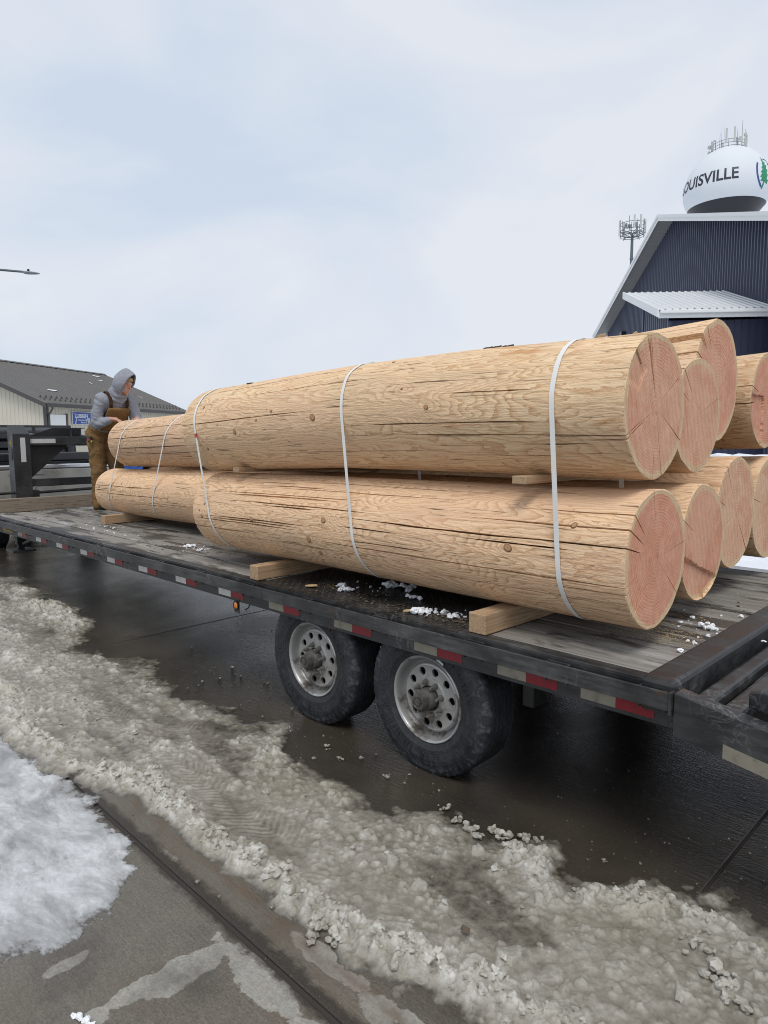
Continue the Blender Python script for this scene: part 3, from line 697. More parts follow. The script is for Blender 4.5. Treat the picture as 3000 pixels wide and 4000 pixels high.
t = TB(); t.prism([(-.415, dz(-.415)-.158), (-.1, dz(-.1)-.158), (-.1, dz(-.1)-.108), (-.415, dz(-.415)-.108)], 2.4142, 2.4156, 'y'); t.build('red_tape', MT['red_tape'])
# frame below the deck
for y in (3.12, 4.22):
    t = TB(); t.box(XF, -.2, y-.06, y+.06, .60, .612); t.box(XF, -.2, y-.06, y+.06, .36, .372); t.box(XF, -.2, y-.006, y+.006, .372, .60); t.build('main_beam', MT['steel_dark'])
for i in range(20):
    x = -9.1+i*.4
    tbox('cross_member', MT['steel_dark'], x, x+.05, 2.53, 4.91, .62, .73)
for x in (-3.103, -2.2025):
    TB().cyl((x, 2.6, .373), (x, 4.85, .373), .045, n=16).build('axle', MT['steel_dark'], smooth=True)
    for y in (3.12, 4.22): tbox('leaf_spring', MT['steel_dark'], x-.38, x+.38, y-.03, y+.03, .42, .46)
tbox('hanger_bracket', MT['steel_dark'], -1.72, -1.66, 2.62, 2.72, .44, .61, bev=.004)
# side marker lamp
tbox('lamp_bracket', MT['steel'], -3.865, -3.80, 2.449, 2.4515, .535, .632, bev=.002)
mk = TB().lathe([(-.012, 0.0005), (-.012, .016), (-.009, .021), (0, .022)], 20, 'y', (-3.832, 2.4485, .585)).build('side_marker_lamp', MT['amber'], smooth=True)
TB().lathe([(-.010, .0225), (-.010, .031), (0, .031)], 20, 'y', (-3.832, 2.449, .585)).build('lamp_grommet', MT['black_plastic'], mk, smooth=True)
TB().tube([(-3.80, 2.49, .55), (-3.77, 2.5, .57), (-3.75, 2.5, .61)], .004).build('lamp_wire', MT['black_plastic'])
# wheels
def wheel(cx, cy, cz, s):                     # s=+1: outer face towards -Y
    w = empty('wheel', Vector((cx, cy, cz))-TO); w.parent = tr
    if s < 0: w.rotation_euler = (0, 0, PI)
    if 'tyre' not in wheel.c:
        pr = [(.020, .218), (.008, .222), (.0, .236), (-.006, .252), (-.008, .254), (-.011, .272), (-.0135, .300), (-.015, .304), (-.013, .318), (-.008, .338), (-.0065, .342), (-.004, .360), (-.001, .364), (.003, .374), (.009, .3815), (.018, .3865)]
        y = .034
        while y < .19:
            pr += [(y, .3875), (y+.020, .3885), (y+.0215, .379), (y+.0285, .379)]; y += .030
        pr += [(.199, .385), (.212, .372), (.228, .34), (.236, .30), (.228, .255), (.21, .222)]
        def mod(i, j, r):
            if 12 <= i <= 15 and j % 3 == 0: return r-.0045
            if 8 <= i <= 10 and j % 18 in (3, 4): return r-.002
            return r
        t = MB().lathe(pr, 180, 'y', mod=mod)
        def yat(r): return float(np.interp(r, [.236, .252, .272, .304, .318, .342], [0, -.006, -.011, -.015, -.013, -.0065]))-.0006
        for a0, a1, ra, rb in ((.2, 1.15, .262, .312), (1.5, 2.5, .250, .330), (2.8, 3.5, .268, .318), (3.75, 4.4, .258, .326), (4.65, 5.9, .266, .322)):
            n = 26; arc = [a0+(a1-a0)*i/n for i in range(n+1)]
            lp = [(ra*math.cos(a), yat(ra), ra*math.sin(a)) for a in arc]+[((ra+(rb-ra)*q)*math.cos(a1), yat(ra+(rb-ra)*q), (ra+(rb-ra)*q)*math.sin(a1)) for q in (.33, .66)]+[(rb*math.cos(a), yat(rb), rb*math.sin(a)) for a in arc[::-1]]+[((rb+(ra-rb)*q)*math.cos(a0), yat(rb+(ra-rb)*q), (rb+(ra-rb)*q)*math.sin(a0)) for q in (.33, .66, .99)]
            t.tube(lp, .0016, 5)
            for i in range(int((a1-a0)/.085)):
                a = a0+.06+i*.085; k = (ra+rb)/2; h = (rb-ra)*.24
                if (i*7+int(a0*10)) % 5: t.tube([((k-h)*math.cos(a), yat(k-h), (k-h)*math.sin(a)), (k*math.cos(a+.012*((i % 3)-1)), yat(k)-.0008, k*math.sin(a+.012*((i % 3)-1))), ((k+h)*math.cos(a+.02*(i % 2)), yat(k+h), (k+h)*math.sin(a+.02*(i % 2)))], .0020, 5)
        vs = []
        for a, b, c in t.v:
            lim = -.3722
            if c < -.30:
                k = min(1, (-.30-c)/.09); b += (.012 if b > .1 else -.012)*k*k
            vs.append((a, b, max(c, lim)))
        t.v = vs
        me = t.mesh('tyre', True, 30); me.materials.append(MT['tyre']); wheel.c['tyre'] = me
        t = MB().lathe([(.012, .2235), (.004, .2235), (.0, .219), (.002, .213), (.010, .208), (.020, .205), (.036, .2015), (.050, .197), (.060, .188), (.062, .182), (.056, .179), (.046, .1775), (.040, .173), (.0375, .166)], 72, 'y')
        me = t.mesh('rim', True, 50); me.materials.append(MT['rim']); wheel.c['rim'] = me
        # disc with ten hand holes
        t = MB(); nh = 10; r0, r1, rc, rh = .104, .166, .137, .0205
        for q in range(nh):
            a0 = 2*PI*q/nh+.1; half = PI/nh; m = 24; inn = []; out = []
            for i in range(m):
                an = 2*PI*i/m; dr, dt = math.cos(an), math.sin(an)
                inn.append((rc+rh*dr, rh*dt/rc))
                k = min(((r1-rc) if dr > 0 else (rc-r0))/max(1e-9, abs(dr)), half/max(1e-9, abs(dt/rc)))
                out.append((rc+k*dr, k*dt/rc))
            # corner points exactly
            vs = []
            for (r, dth) in inn+out: vs.append((r*math.cos(a0+dth), .0375+.004*math.sin(PI*(r-r0)/(r1-r0)), r*math.sin(a0+dth)))
            for (r, dth) in inn: vs.append((r*math.cos(a0+dth), .052, r*math.sin(a0+dth)))
            fs = [(i, (i+1) % m, m+(i+1) % m, m+i) for i in range(m)]+[(2*m+i, 2*m+(i+1) % m, (i+1) % m, i) for i in range(m)]
            for sx in (-1, 1):
                for rr in (r0, r1):
                    k = len(vs); vs.append((rr*math.cos(a0+sx*half), .0375, rr*math.sin(a0+sx*half)))
                    # nearest two boundary points
                    cand = sorted(range(m), key=lambda i: (out[i][0]-rr)**2+((out[i][1]-sx*half)*rc)**2)[:2]
                    fs.append((m+cand[0], m+cand[1], k))
            t.add(vs, fs)
        t.lathe([(.0375, .1045), (.034, .100), (.030, .097), (.029, .066), (.034, .062), (.05, .062)], 60, 'y')
        me = t.mesh('wheel_disc', True, 35); me.materials.append(MT['disc']); wheel.c['wheel_disc'] = me
        t = MB().lathe([(.075, .0005), (.075, .17), (.2, .17), (.2, .0005)], 40, 'y'); me = t.mesh('brake_drum', True); me.materials.append(MT['hole_shade']); wheel.c['brake_drum'] = me
        t = MB().lathe([(.07, .0565), (.002, .0565), (-.004, .053), (-.012, .050), (-.016, .041), (-.052, .040), (-.058, .037), (-.060, .029), (-.0565, .027), (-.0565, .018), (-.0605, .015), (-.0605, .0005)], 40, 'y'); me = t.mesh('hub', True, 45); me.materials.append(MT['hub']); wheel.c['hub'] = me
        t = MB()
        t.cyl((0, .032, 0), (0, .008, 0), .0135, .0125, n=6); t.cyl((0, .034, 0), (0, .028, 0), .0165, n=12); t.cyl((0, .008, 0), (0, -.012, 0), .0068, n=8)
        me = t.mesh('lug_nut'); me.materials.append(MT['nut']); wheel.c['lug_nut'] = me
        t = MB(); t.add([(-.024, 0, -.007), (.024, 0, -.007), (.024, 0, .007), (-.024, 0, .007)], [(0, 1, 2, 3)]); t.v = [(a, b, c) for a, b, c in t.v]
        me = t.mesh('tyre_sticker'); me.materials.append(MT['clean_tape']); wheel.c['tyre_sticker'] = me
    for k in ('tyre', 'rim', 'wheel_disc', 'brake_drum', 'hub'): link(k, wheel.c[k], parent=w)
    for i in range(8):
        a = 2*PI*i/8+.25; link('lug_nut', wheel.c['lug_nut'], parent=w, loc=(.0825*math.cos(a), 0, .0825*math.sin(a)))
    return w
wheel.c = {}
w1 = wheel(-2.2025, 2.487, .3735, 1); w2 = wheel(-3.1027, 2.487, .3735, 1); w2.rotation_euler = (0, 0, 0)
wheel(-2.2025, 4.95, .3735, -1); wheel(-3.1027, 4.95, .3735, -1)
st = link('tyre_sticker', wheel.c['tyre_sticker'], parent=w1, loc=(.105, -.0145, .222)); st.rotation_euler = (R(8), R(25), 0)
# gooseneck
XG = -9.55
def upright(y0):
    t = TB(); t.prism([(XG-.10, .55), (XG+.10, .55), (XG+.10, 1.75), (XG+.02, 1.80), (XG-.10, 1.86)], y0, y0+.012, 'y')
    t.prism([(XG-.10, .55), (XG+.10, .55), (XG+.10, 1.75), (XG+.02, 1.80), (XG-.10, 1.86)], y0+.19, y0+.202, 'y')
    t.box(XG+.09, XG+.10, y0+.012, y0+.19, .55, 1.749)
    t.prism([(y0, 1.75), (y0+.202, 1.75), (y0+.202, 1.757), (y0, 1.757)], XG+.10, XG+.101, 'x')
    t.add([(XG+.10, y0, 1.751), (XG+.10, y0+.202, 1.751), (XG-.10, y0+.202, 1.861), (XG-.10, y0, 1.861), (XG+.10, y0, 1.759), (XG+.10, y0+.202, 1.759), (XG-.10, y0+.202, 1.869), (XG-.10, y0, 1.869)], [(0, 1, 2, 3), (4, 5, 6, 7), (0, 1, 5, 4), (1, 2, 6, 5), (2, 3, 7, 6), (3, 0, 4, 7)])
    return t.build('gooseneck_upright', MT['steel_clean'], bev=.004)
up = upright(2.84); upright(4.40)
tbox('white_tape', MT['clean_tape'], XG+.1012, XG+.1026, 2.925, 2.985, 1.40, 1.71)
me = text_mesh('lettering', '14K', .105, .0008); me.transform(Matrix.Scale(.62, 4, (1, 0, 0))); me.transform(Matrix.Rotation(PI/2, 4, 'X')); link('lettering', me, MT['yellow'], tr, Vector((XG+.0, 2.8388, 1.635))-TO)
t = TB(); t.tube([(XG-.02, 2.835, 1.56), (XG+.05, 2.832, 1.56), (XG+.06, 2.832, 1.54), (XG+.06, 2.832, 1.46), (XG+.05, 2.832, 1.44), (XG-.02, 2.835, 1.44)], .006); t.build('grab_handle', MT['steel_dusty'], smooth=True)
tbox('upper_beam', MT['steel_clean'], XG-.06, XG+.06, 3.045, 4.40, 1.607, 1.72, bev=.008)
tbox('white_tape', MT['clean_tape'], XG+.0602, XG+.0616, 3.06, 3.37, 1.637, 1.694)
tbox('lower_beam', MT['steel_clean'], XG-.04, XG+.04, 3.045, 4.40, 1.075, 1.175, bev=.006)
TB().cyl((XG, 3.12, .995), (XG, 4.40, 1.02), .019, n=12).build('cross_shaft', MT['steel_clean'], smooth=True)
tbox('jack_gearbox', MT['steel_clean'], XG-.05, XG+.05, 3.05, 3.14, .90, 1.03, bev=.006)
TB().cyl((XG+.02, 2.2, 1.0), (XG+.02, 2.84, 1.01), .019, n=10).build('crank_shaft', MT['steel_clean'], smooth=True)
for y in (3.50, 4.02):
    t = TB(); t.prism([(XG-.06, 1.61), (XG-.06, 1.72), (XG-2.15, 1.80), (XG-2.15, 1.62), (XG-.9, 1.59)], y, y+.10, 'y'); t.build('neck_beam', MT['steel_dark'], bev=.006)
t = TB(); t.prism([(3.06, 1.607), (3.06, 1.18), (3.55, 1.607)], XG-.02, XG-.006, 'x'); t.build('gusset_plate', MT['steel_dark'])
t = TB(); t.prism([(3.06, 1.715), (3.78, 1.715), (3.78, 1.84), (3.42, 1.84)], XG-.18, XG-.165, 'x'); t.build('gusset_plate', MT['steel_dark'])
t = TB(); t.box(XG-.06, XG-.02, 3.60, 3.62, 1.72, 1.83); t.box(XG-.06, XG-.02, 3.72, 3.74, 1.72, 1.83); t.box(XG-.08, XG, 3.57, 3.79, 1.83, 1.84); t.build('chain_bracket', MT['steel'])
tbox('decal', MT['white_tape'], XG-.0, XG+.012, 3.78, 3.90, 1.723, 1.80)
TB().cyl((XG-2.0, 3.81, 1.62), (XG-2.0, 3.81, 1.0), .06, n=16).build('coupler', MT['steel_dark'], smooth=True)
# jack leg near the front
t = TB(); t.box(-9.16, -9.06, 2.70, 2.80, .40, .75); t.box(-9.145, -9.075, 2.715, 2.785, .34, .40); t.build('jack_leg', MT['steel_dark'], bev=.004)
tbox('jack_foot', MT['steel_dusty'], -9.25, -8.97, 2.62, 2.88, .315, .34, bev=.004)
TB().bar((-8.2, 2.75, .62), (-9.0, 2.75, .42), .03, .03).build('jack_brace', MT['steel_dark'])
# timber across the front of the deck
hb = MB().box(-.045, .045, -1.22, 1.22, 0, .172).build('headboard_timber', MT['lumber_grey'], loc=(-9.36, 3.735, DZ+.003), bev=.006); tag(hb, 'weathered grey timber laid across the front of the deck', 'timber')
# ================================================================== LOGS
def make_log(near, far, seed, label, tint=(1, 1, 1), k=13, resin=0., ncr=22, cracks=(), knots=(), etint=(1, 1, 1), step=None, nx=None, face_checks=(), pith=(.05, -.05), saw=1., facets=0, bow=None, cw=.8):
    rng = np.random.default_rng(seed)
    N = np.array(near[:3]); Fp = np.array(far[:3]); R0, R1 = near[3], far[3]; L = N[0]-Fp[0]
    nx = nx or int(L/.03)
    t = np.linspace(0, 1, nx); t = np.concatenate([[0, .0012], t[1:]]); nx = len(t)
    cr = [dict(c) for c in cracks]
    tries = 0
    while len(cr) < ncr+len(cracks) and tries < 900:
        tries += 1
        th = rng.uniform(R(60), R(282)); 
        if any(abs(th-c['th']) < .05 for c in cr): continue
        a = rng.uniform(-.2, .95); ln = rng.uniform(.12, .55)
        cr.append(dict(th=th, a=a, b=a+ln, w=rng.uniform(.004, .0095)*cw, d=rng.uniform(.03, .055)))
    for th, w in face_checks:
        if all(abs(th-c['th']) > .05 for c in cr): cr.append(dict(th=th, a=-.1, b=rng.uniform(.05, .3), w=w, d=.03, face=1))
    cr.sort(key=lambda c: c['th'])
    spiral = rng.uniform(-.10, .10)
    com = spiral*t+.035*(fbm(t*3.5, 0*t+seed, seed, 3)-.5)
    cols = []; dep = []; isc = []
    A = []
    for i, c in enumerate(cr):
        a = c['th']+com+.012*(fbm(t*9, 0*t+i*3.3, seed+i, 3)-.5)*2
        p = np.clip((t-c['a'])/(.22*(c['b']-c['a'])), 0, 1)*np.clip((c['b']-t)/(.35*(c['b']-c['a'])), 0, 1)
        p = p*(.45+1.0*fbm(t*14, 0*t+i, seed+40+i, 3))
        A.append((a, p, c))
    for i, (a, p, c) in enumerate(A):
        hw = np.maximum(c['w']*1.0*p/(2*R0), .0006); 
        cols += [a-hw, a, a+hw]; dep += [0*t, c['d']*1.5*np.minimum(p*1.6, 1), 0*t]; isc += [None, c, None]
        b = A[(i+1) % len(A)][0]+(2*PI if i == len(A)-1 else 0); hb = np.maximum(A[(i+1) % len(A)][2]['w']*A[(i+1) % len(A)][1]/(2*R0), .0006)
        gap = float(np.mean(b-a)); m = max(1, int(gap/.062))
        for q in range(1, m):
            f = q/m; cols.append((a+hw)*(1-f)+(b-hb)*f); dep.append(0*t); isc.append(None)
    TH2 = np.stack(cols, 1); DP = np.stack(dep, 1); na = TH2.shape[1]
    T2 = np.repeat(t[:, None], na, 1)
    rad = R0+(R1-R0)*T2
    ang = TH2 % (2*PI)
    cs, sn = np.cos(ang), np.sin(ang)
    rad = rad*(1+.026*(fbm(T2*L*.8+cs*1.1+7, sn*1.1+seed, seed+3, 3)-.5)*2+.012*(fbm(T2*L*2.5, cs*3.5+sn*2.7+9, seed+5, 4)-.5)*2)
    ph = rng.uniform(0, 6.28, 4)
    rad = rad*(1+.014*np.cos(2*ang+ph[0]+T2*1.2)+.010*np.cos(3*ang+ph[1]-T2)+.006*np.cos(5*ang+ph[2]+T2*2))
    if facets: rad = rad+.003*np.sin(ang*facets+np.sin(T2*L*3)*.6)
    rad[0] -= .002
    rad = rad-DP
    xx = -T2*L; C = (Fp-N)[None, None, :]*T2[..., None]
    bw = bow if bow is not None else .012*rng.uniform(-1, 1); bowz = bw*np.sin(PI*T2)+.006*np.sin(2*PI*T2+seed); bowy = .010*np.sin(2*PI*T2*1.3+seed*2)*np.sin(PI*T2)
    rad[0] -= .005*fbm(ang[0]*9, 0*ang[0]+seed, seed+77, 3)
    Y = C[..., 1]+bowy+rad*cs; Z = C[..., 2]+bowz+rad*sn
    V = np.stack([xx, Y, Z], -1)
    idx = np.arange(nx*na).reshape(nx, na); nxt = np.roll(idx, -1, 1)
    F = np.stack([idx[1:], nxt[1:], nxt[:-1], idx[:-1]], -1).reshape(-1, 4)
    # knot field
    KN = [dict(t=a, th=b, r=c) for a, b, c in knots]
    for i in range(int(L*1.6)): KN.append(dict(t=rng.uniform(.03, .97), th=rng.uniform(R(70), R(265)), r=rng.uniform(.006, .014)))
    kf = np.zeros((nx, na))
    for kk in KN:
        da = (ang-kk['th']-np.interp(kk['t'], t, com)+PI) % (2*PI)-PI
        dd = np.sqrt(((T2-kk['t'])*L/1.9)**2+(da*R0)**2)
        kf += 1.0*np.exp(-dd/(kk['r']*1.9))
    me = npmesh('log', V.reshape(-1, 3), F, True); me.set_sharp_from_angle(angle=R(42))
    at = me.attributes.new('knot', 'FLOAT', 'POINT'); at.data.foreach_set('value', kf.ravel().astype(np.float32))
    o = link('log', me, m_log('peeled_log_%d' % seed, tint, k, seed, resin), loc=tuple(N)); tag(o, label, 'log', 'logs stacked on the trailer')
    # cut faces
    rho = np.concatenate([[1, .995, .985], np.linspace(.97, .04, 30)]); em = m_endgrain('cut_end_%d' % seed, etint, seed, saw)
    for ei, (row, sg, doit) in enumerate(((0, 1, True), (nx-1, -1, True))):
        ring = V[row]; cen = np.array([ring[0, 0], C[row, 0, 1]+bowy[row, 0], C[row, 0, 2]+bowz[row, 0]])
        vv = []; ra = []
        for r in rho:
            q = cen+(ring-cen)*r
            q[:, 0] += sg*.003*(fbm(q[:, 1]*14, q[:, 2]*14, seed+60, 3)-.5)
            if sg > 0:
                for j in range(na):
                    if isc[j] is not None and DP[0, j] > .002:
                        reach = isc[j].get('reach', .35 if not isc[j].get('face') else .85)
                        q[j, 0] -= .03*min(1, max(0, (r-(1-reach))/.12))
                if step is not None: q[:, 0] -= step(q[:, 1]-cen[1], q[:, 2]-cen[2], r)
            if r == 1: q[:, 0] = ring[:, 0]
            vv.append(q); ra.append(np.full(na, r))
        vv = np.stack(vv); ra = np.stack(ra); nr = len(rho)
        id2 = np.arange(nr*na).reshape(nr, na); n2 = np.roll(id2, -1, 1)
        F2 = np.stack([id2[:-1], id2[1:], n2[1:], n2[:-1]], -1).reshape(-1, 4)
        if sg > 0: F2 = F2[:, ::-1]
        VV = np.concatenate([vv.reshape(-1, 3), cen[None]+np.array([[vv[-1, :, 0].mean()-cen[0], 0, 0]])])
        tri = [(nr*na, n2[-1, j], id2[-1, j]) if sg < 0 else (nr*na, id2[-1, j], n2[-1, j]) for j in range(na)]
        m2 = bpy.data.meshes.new('cut_face'); m2.from_pydata(VV.tolist(), [], F2.tolist()+tri)
        m2.polygons.foreach_set('use_smooth', [True]*len(m2.polygons)); m2.set_sharp_from_angle(angle=R(35))
        rv = np.concatenate([ra.ravel(), [0.]])
        q = (VV-cen)[:, 1:]/R0; pr = np.hypot(q[:, 0]-pith[0]*(1-rv), q[:, 1]-pith[1]*(1-rv))
        for nm, arr in (('rad', rv), ('prad', pr)):
            at = m2.attributes.new(nm, 'FLOAT', 'POINT'); at.data.foreach_set('value', arr.astype(np.float32))
        link('cut_face', m2, em, o)
    # knots
    for kk in KN:
        i = int(np.argmin(np.abs(t-kk['t']))); j = int(np.argmin(np.abs(((ang[i]-kk['th']-com[i]+PI) % (2*PI))-PI)))
        p = V[i, j]; nrm = np.array([0, cs[i, j], sn[i, j]]); p = p+nrm*(DP[i, j]); tx = np.array([1., 0, 0]); ty = np.cross(nrm, tx)
        n = 14; vs = []; rv = []
        for q, hgt in ((1.0, -.004), (.85, .0028), (.5, .0035)):
            for u in range(n):
                a = 2*PI*u/n; e = 1+.12*math.sin(a*2+kk['th']*7)
                vs.append(p+.82*kk['r']*q*e*(1.12*tx*math.cos(a)+ty*math.sin(a))+nrm*hgt); rv.append(q)
        vs.append(p+nrm*.003); rv.append(0)
        fs = [(a*n+u, a*n+(u+1) % n, (a+1)*n+(u+1) % n, (a+1)*n+u) for a in range(2) for u in range(n)]+[(2*n+u, 2*n+(u+1) % n, 3*n) for u in range(n)]
        m3 = bpy.data.meshes.new('knot'); m3.from_pydata([tuple(x) for x in vs], [], fs); m3.polygons.foreach_set('use_smooth', [True]*len(fs))
        at = m3.attributes.new('rad', 'FLOAT', 'POINT'); at.data.foreach_set('value', np.array(rv, np.float32))
        link('knot', m3, MT['knot'], o)
    SURF[seed] = (N, t, V, ang, cs, sn, DP, L)
    return o
SURF = {}
def surf(seed, x, th):
    N, t, V, ang, cs, sn, DP, L = SURF[seed]
    i = int(np.argmin(np.abs(t-(N[0]-x)/L))); j = int(np.argmin(np.abs((ang[i]-th+PI) % (2*PI)-PI)))
    return V[i, j, 1]+N[1]+DP[i, j]*cs[i, j], V[i, j, 2]+N[2]+DP[i, j]*sn[i, j]

def stepU1(y, z, r):      # chipped corner near the upper left of the end
    th = np.degrees(np.arctan2(z, y)) % 360
    return .006*((th > 124) & (th < 160) & (r > .60))
def stepL2(y, z, r): return .014*((z < -.13-.35*y) & (z > -.4))
def stepU4(y, z, r): return .012*((y < -.06) & (z < .02))
PK = (1.0, .95, .93)
make_log((-1.225, 2.82, 1.806, .296), (-4.572, 2.812, 1.752, .303), 11, 'thick peeled log on the upper tier nearest the camera, torn wedge in its end', (1.0, .99, .96), 11, .9, 13,
    cracks=(dict(th=R(122), a=.45, b=1.05, w=.006, d=.03), dict(th=R(203), a=-.1, b=.5, w=.007, d=.03, reach=.5), dict(th=R(172), a=.55, b=1.1, w=.006, d=.03), dict(th=R(222), a=.2, b=.95, w=.006, d=.03)),
    knots=((.565, R(178), .028), (.80, R(186), .023), (.30, R(176), .017), (.92, R(206), .016), (.93, R(150), .014), (.68, R(168), .012)), step=stepU1, face_checks=((R(283), .013), (R(108), .022), (R(207), .010), (R(30), .007), (R(330), .006)), pith=(0, -.1), etint=(1, 1.02, 1.0), bow=.022)
make_log((-1.20, 2.82, 1.174, .299), (-4.481, 2.807, 1.163, .284), 23, 'peeled log on the lower tier nearest the camera with long dark drying cracks', (1.02, .97, .95), 13, .15, 52,
    cracks=(dict(th=R(165), a=-.1, b=.6, w=.008, d=.035), dict(th=R(196), a=-.1, b=.75, w=.009, d=.035), dict(th=R(213), a=-.05, b=.55, w=.008, d=.035), dict(th=R(186), a=.62, b=1.05, w=.008, d=.03), dict(th=R(206), a=.4, b=.85, w=.009, d=.035)),
    knots=((.165, R(176), .026), (.555, R(168), .022), (.60, R(196), .025), (.58, R(212), .02), (.78, R(178), .02), (.96, R(183), .018), (.07, R(150), .018), (.95, R(164), .012)), face_checks=((R(82), .009), (R(258), .010), (R(238), .007), (R(8), .006), (R(320), .006), (R(130), .006)), pith=(.02, .02), etint=PK, saw=.35, bow=-.008, cw=1.15)
make_log((-1.30, 3.475, 1.781, .286), (-7.476, 3.467, 1.640, .26), 31, 'long peeled log on the upper tier, second from the camera, end streaked with saw marks', (.90, .87, .87), 13, 0, 20,
    cracks=(dict(th=R(166), a=.75, b=1.05, w=.012, d=.04), dict(th=R(190), a=.70, b=1.0, w=.012, d=.04), dict(th=R(205), a=.62, b=.98, w=.012, d=.04), dict(th=R(145), a=.7, b=1.1, w=.01, d=.03)),
    knots=((.955, R(170), .018), (.90, R(196), .018), (.93, R(160), .014)), face_checks=((R(270), .004), (R(20), .005)), nx=190, etint=(1.0, .99, .94), saw=1.2, pith=(0, .15))
make_log((-1.25, 3.472, 1.162, .287), (-7.85, 3.431, 1.10, .248), 43, 'long peeled lower log, second from the camera, saw facet low on its end', (1.04, .99, .96), 14, 0, 22,
    cracks=(dict(th=R(180), a=.72, b=1.0, w=.011, d=.035), dict(th=R(160), a=.78, b=1.05, w=.009, d=.03), dict(th=R(200), a=.7, b=.93, w=.010, d=.03)),
    knots=((.985, R(165), .018), (.945, R(178), .022), (.9, R(150), .012)), step=stepL2, face_checks=((R(85), .005), (R(150), .005), (R(275), .004)), nx=190, etint=PK, pith=(.03, .05))
make_log((-1.44, 4.10, 1.985, .338), (-8.60, 4.04, 1.633, .238), 57, 'large peeled log standing highest in the stack with a rotten slot near its end', (.99, .96, .94), 12, 0, 10,
    cracks=(dict(th=R(138), a=-.02, b=.052, w=.050, d=.06, reach=.05), dict(th=R(122), a=-.1, b=.30, w=.012, d=.04, reach=.3), dict(th=R(95), a=-.1, b=.2, w=.006, d=.02), dict(th=R(156), a=-.1, b=.14, w=.012, d=.03)),
    face_checks=((R(60), .005), (R(40), .005)), nx=200, etint=(1.0, 1.0, .98), pith=(.02, -.22), saw=.8, facets=9)
make_log((-1.33, 4.175, 1.250, .318), (-8.45, 4.12, 1.13, .235), 61, 'peeled log on the lower tier, third from the camera, star crack in its end', (1, .95, .92), 13, 0, 14, face_checks=((R(200), .016), (R(310), .011), (R(88), .008), (R(122), .007)), etint=(1.02, 1.12, 1.08), pith=(0, -.05), nx=150, saw=1.2)
make_log((-1.38, 4.80, 1.905, .302), (-7.0, 4.74, 1.72, .26), 73, 'peeled log on the upper tier, farthest from the camera, cut off by the photo edge', (.86, .84, .82), 13, 0, 16, cracks=(dict(th=R(165), a=-.1, b=.4, w=.008, d=.03), dict(th=R(185), a=-.1, b=.5, w=.008, d=.03)), step=stepU4, face_checks=((R(80), .008), (R(110), .004)), etint=PK, nx=120)
make_log((-1.36, 4.90, 1.215, .338), (-7.2, 4.84, 1.11, .27), 79, 'peeled log on the lower tier, farthest from the camera, mostly beyond the photo edge', (.97, .93, .9), 13, 0, 12, face_checks=((R(170), .005), (R(210), .005)), nx=100, etint=(1.02, 1.14, 1.1))

_u1 = bpy.data.objects['log']; _n = Vector(_u1.location)
for x, th, ln in ((-1.93, 97, .05), (-1.99, 99, .06), (-2.05, 96, .035), (-3.99, 108, .05), (-4.04, 106, .03)):
    y, z = surf(11, x, R(th)); t = MB(); q = Vector((x, y, z))-_n
    for k in range(5):
        d = (k-2)*ln*.22; t.obox(q+Vector((d, random.uniform(-.006, .006), .002)), (ln*.18, random.uniform(-.004, .004), .002), (0, .006, .001), (0, -.001, .003))
    t.build('bark_scrap', MT['debris'], _u1)

# ================================================================== STRAPS (each loop holds an upper and a lower log)
def rad_at(near, far, x):
    f = (near[0]-x)/(near[0]-far[0]); return [near[i]+(far[i]-near[i])*f for i in (1, 2, 3)]
def strap(up, lo, su, so, xt, xb, w, label, mark=None):
    yu, zu, ru = rad_at(*up, xt); yl, zl, rl = rad_at(*lo, xb); e = .007
    pts = []
    tilt = math.asin((rl-ru)/math.hypot(zu-zl, yu-yl)) if True else 0
    for i in range(29):
        a = PI+tilt-(PI+2*tilt)*i/28; y, z = surf(su, xt, a); pts.append((y+.003*math.cos(a), z+.003*math.sin(a), 0))
    for i in range(29):
        a = 0-tilt-(PI-2*tilt)*i/28; y, z = surf(so, xb, a); pts.append((y+.003*math.cos(a), z+.003*math.sin(a), 1))
    # near-side straight run resampled
    n = len(pts); full = []
    for i in range(n):
        p, q = pts[i], pts[(i+1) % n]; k = 10 if p[2] != q[2] else 1
        for s in range(k): full.append((p[0]+(q[0]-p[0])*s/k, p[1]+(q[1]-p[1])*s/k))
    zt, zb = zu, zl; vs = []; m = len(full); P = np.array(full)
    tg = np.roll(P, -1, 0)-np.roll(P, 1, 0); tg /= np.linalg.norm(tg, axis=1)[:, None]; nr = np.stack([tg[:, 1], -tg[:, 0]], 1)*-1
    cx = P.mean(0); sgn = np.sign(((P-cx)*nr).sum(1)); nr = nr*np.where(sgn == 0, 1, sgn)[:, None]
    x0 = (xt+xb)/2
    for i in range(m):
        f = np.clip((P[i, 1]-zb)/(zt-zb), -.4, 1.4); x = xb+(xt-xb)*f-x0
        for dx, dn in ((-w/2, 0), (w/2, 0), (w/2, .0016), (-w/2, .0016)):
            vs.append((x+dx, P[i, 0]+nr[i, 0]*dn-yu, P[i, 1]+nr[i, 1]*dn))
    fs = [(4*i+a, 4*i+(a+1) % 4, 4*((i+1) % m)+(a+1) % 4, 4*((i+1) % m)+a) for i in range(m) for a in range(4)]
    t = MB(); t.add(vs, fs); o = t.build('strap', MT['strap'], loc=(x0, yu, 0), smooth=True, angle=50); tag(o, label, 'strap', 'white straps round the log bundles')
    if mark is not None:
        t = MB(); i = int(np.argmin(np.abs(P[:, 1]-mark)+(P[:, 0] > yu)*9)); f = (P[i, 1]-zb)/(zt-zb); x = xb+(xt-xb)*f-x0
        t.box(x-w/2-.001, x+w/2+.001, P[i, 0]-yu-.004, P[i, 0]-yu+.001, P[i, 1]-.014, P[i, 1]+.014); t.build('colour_mark', MT['strap_red'], o)
    return o
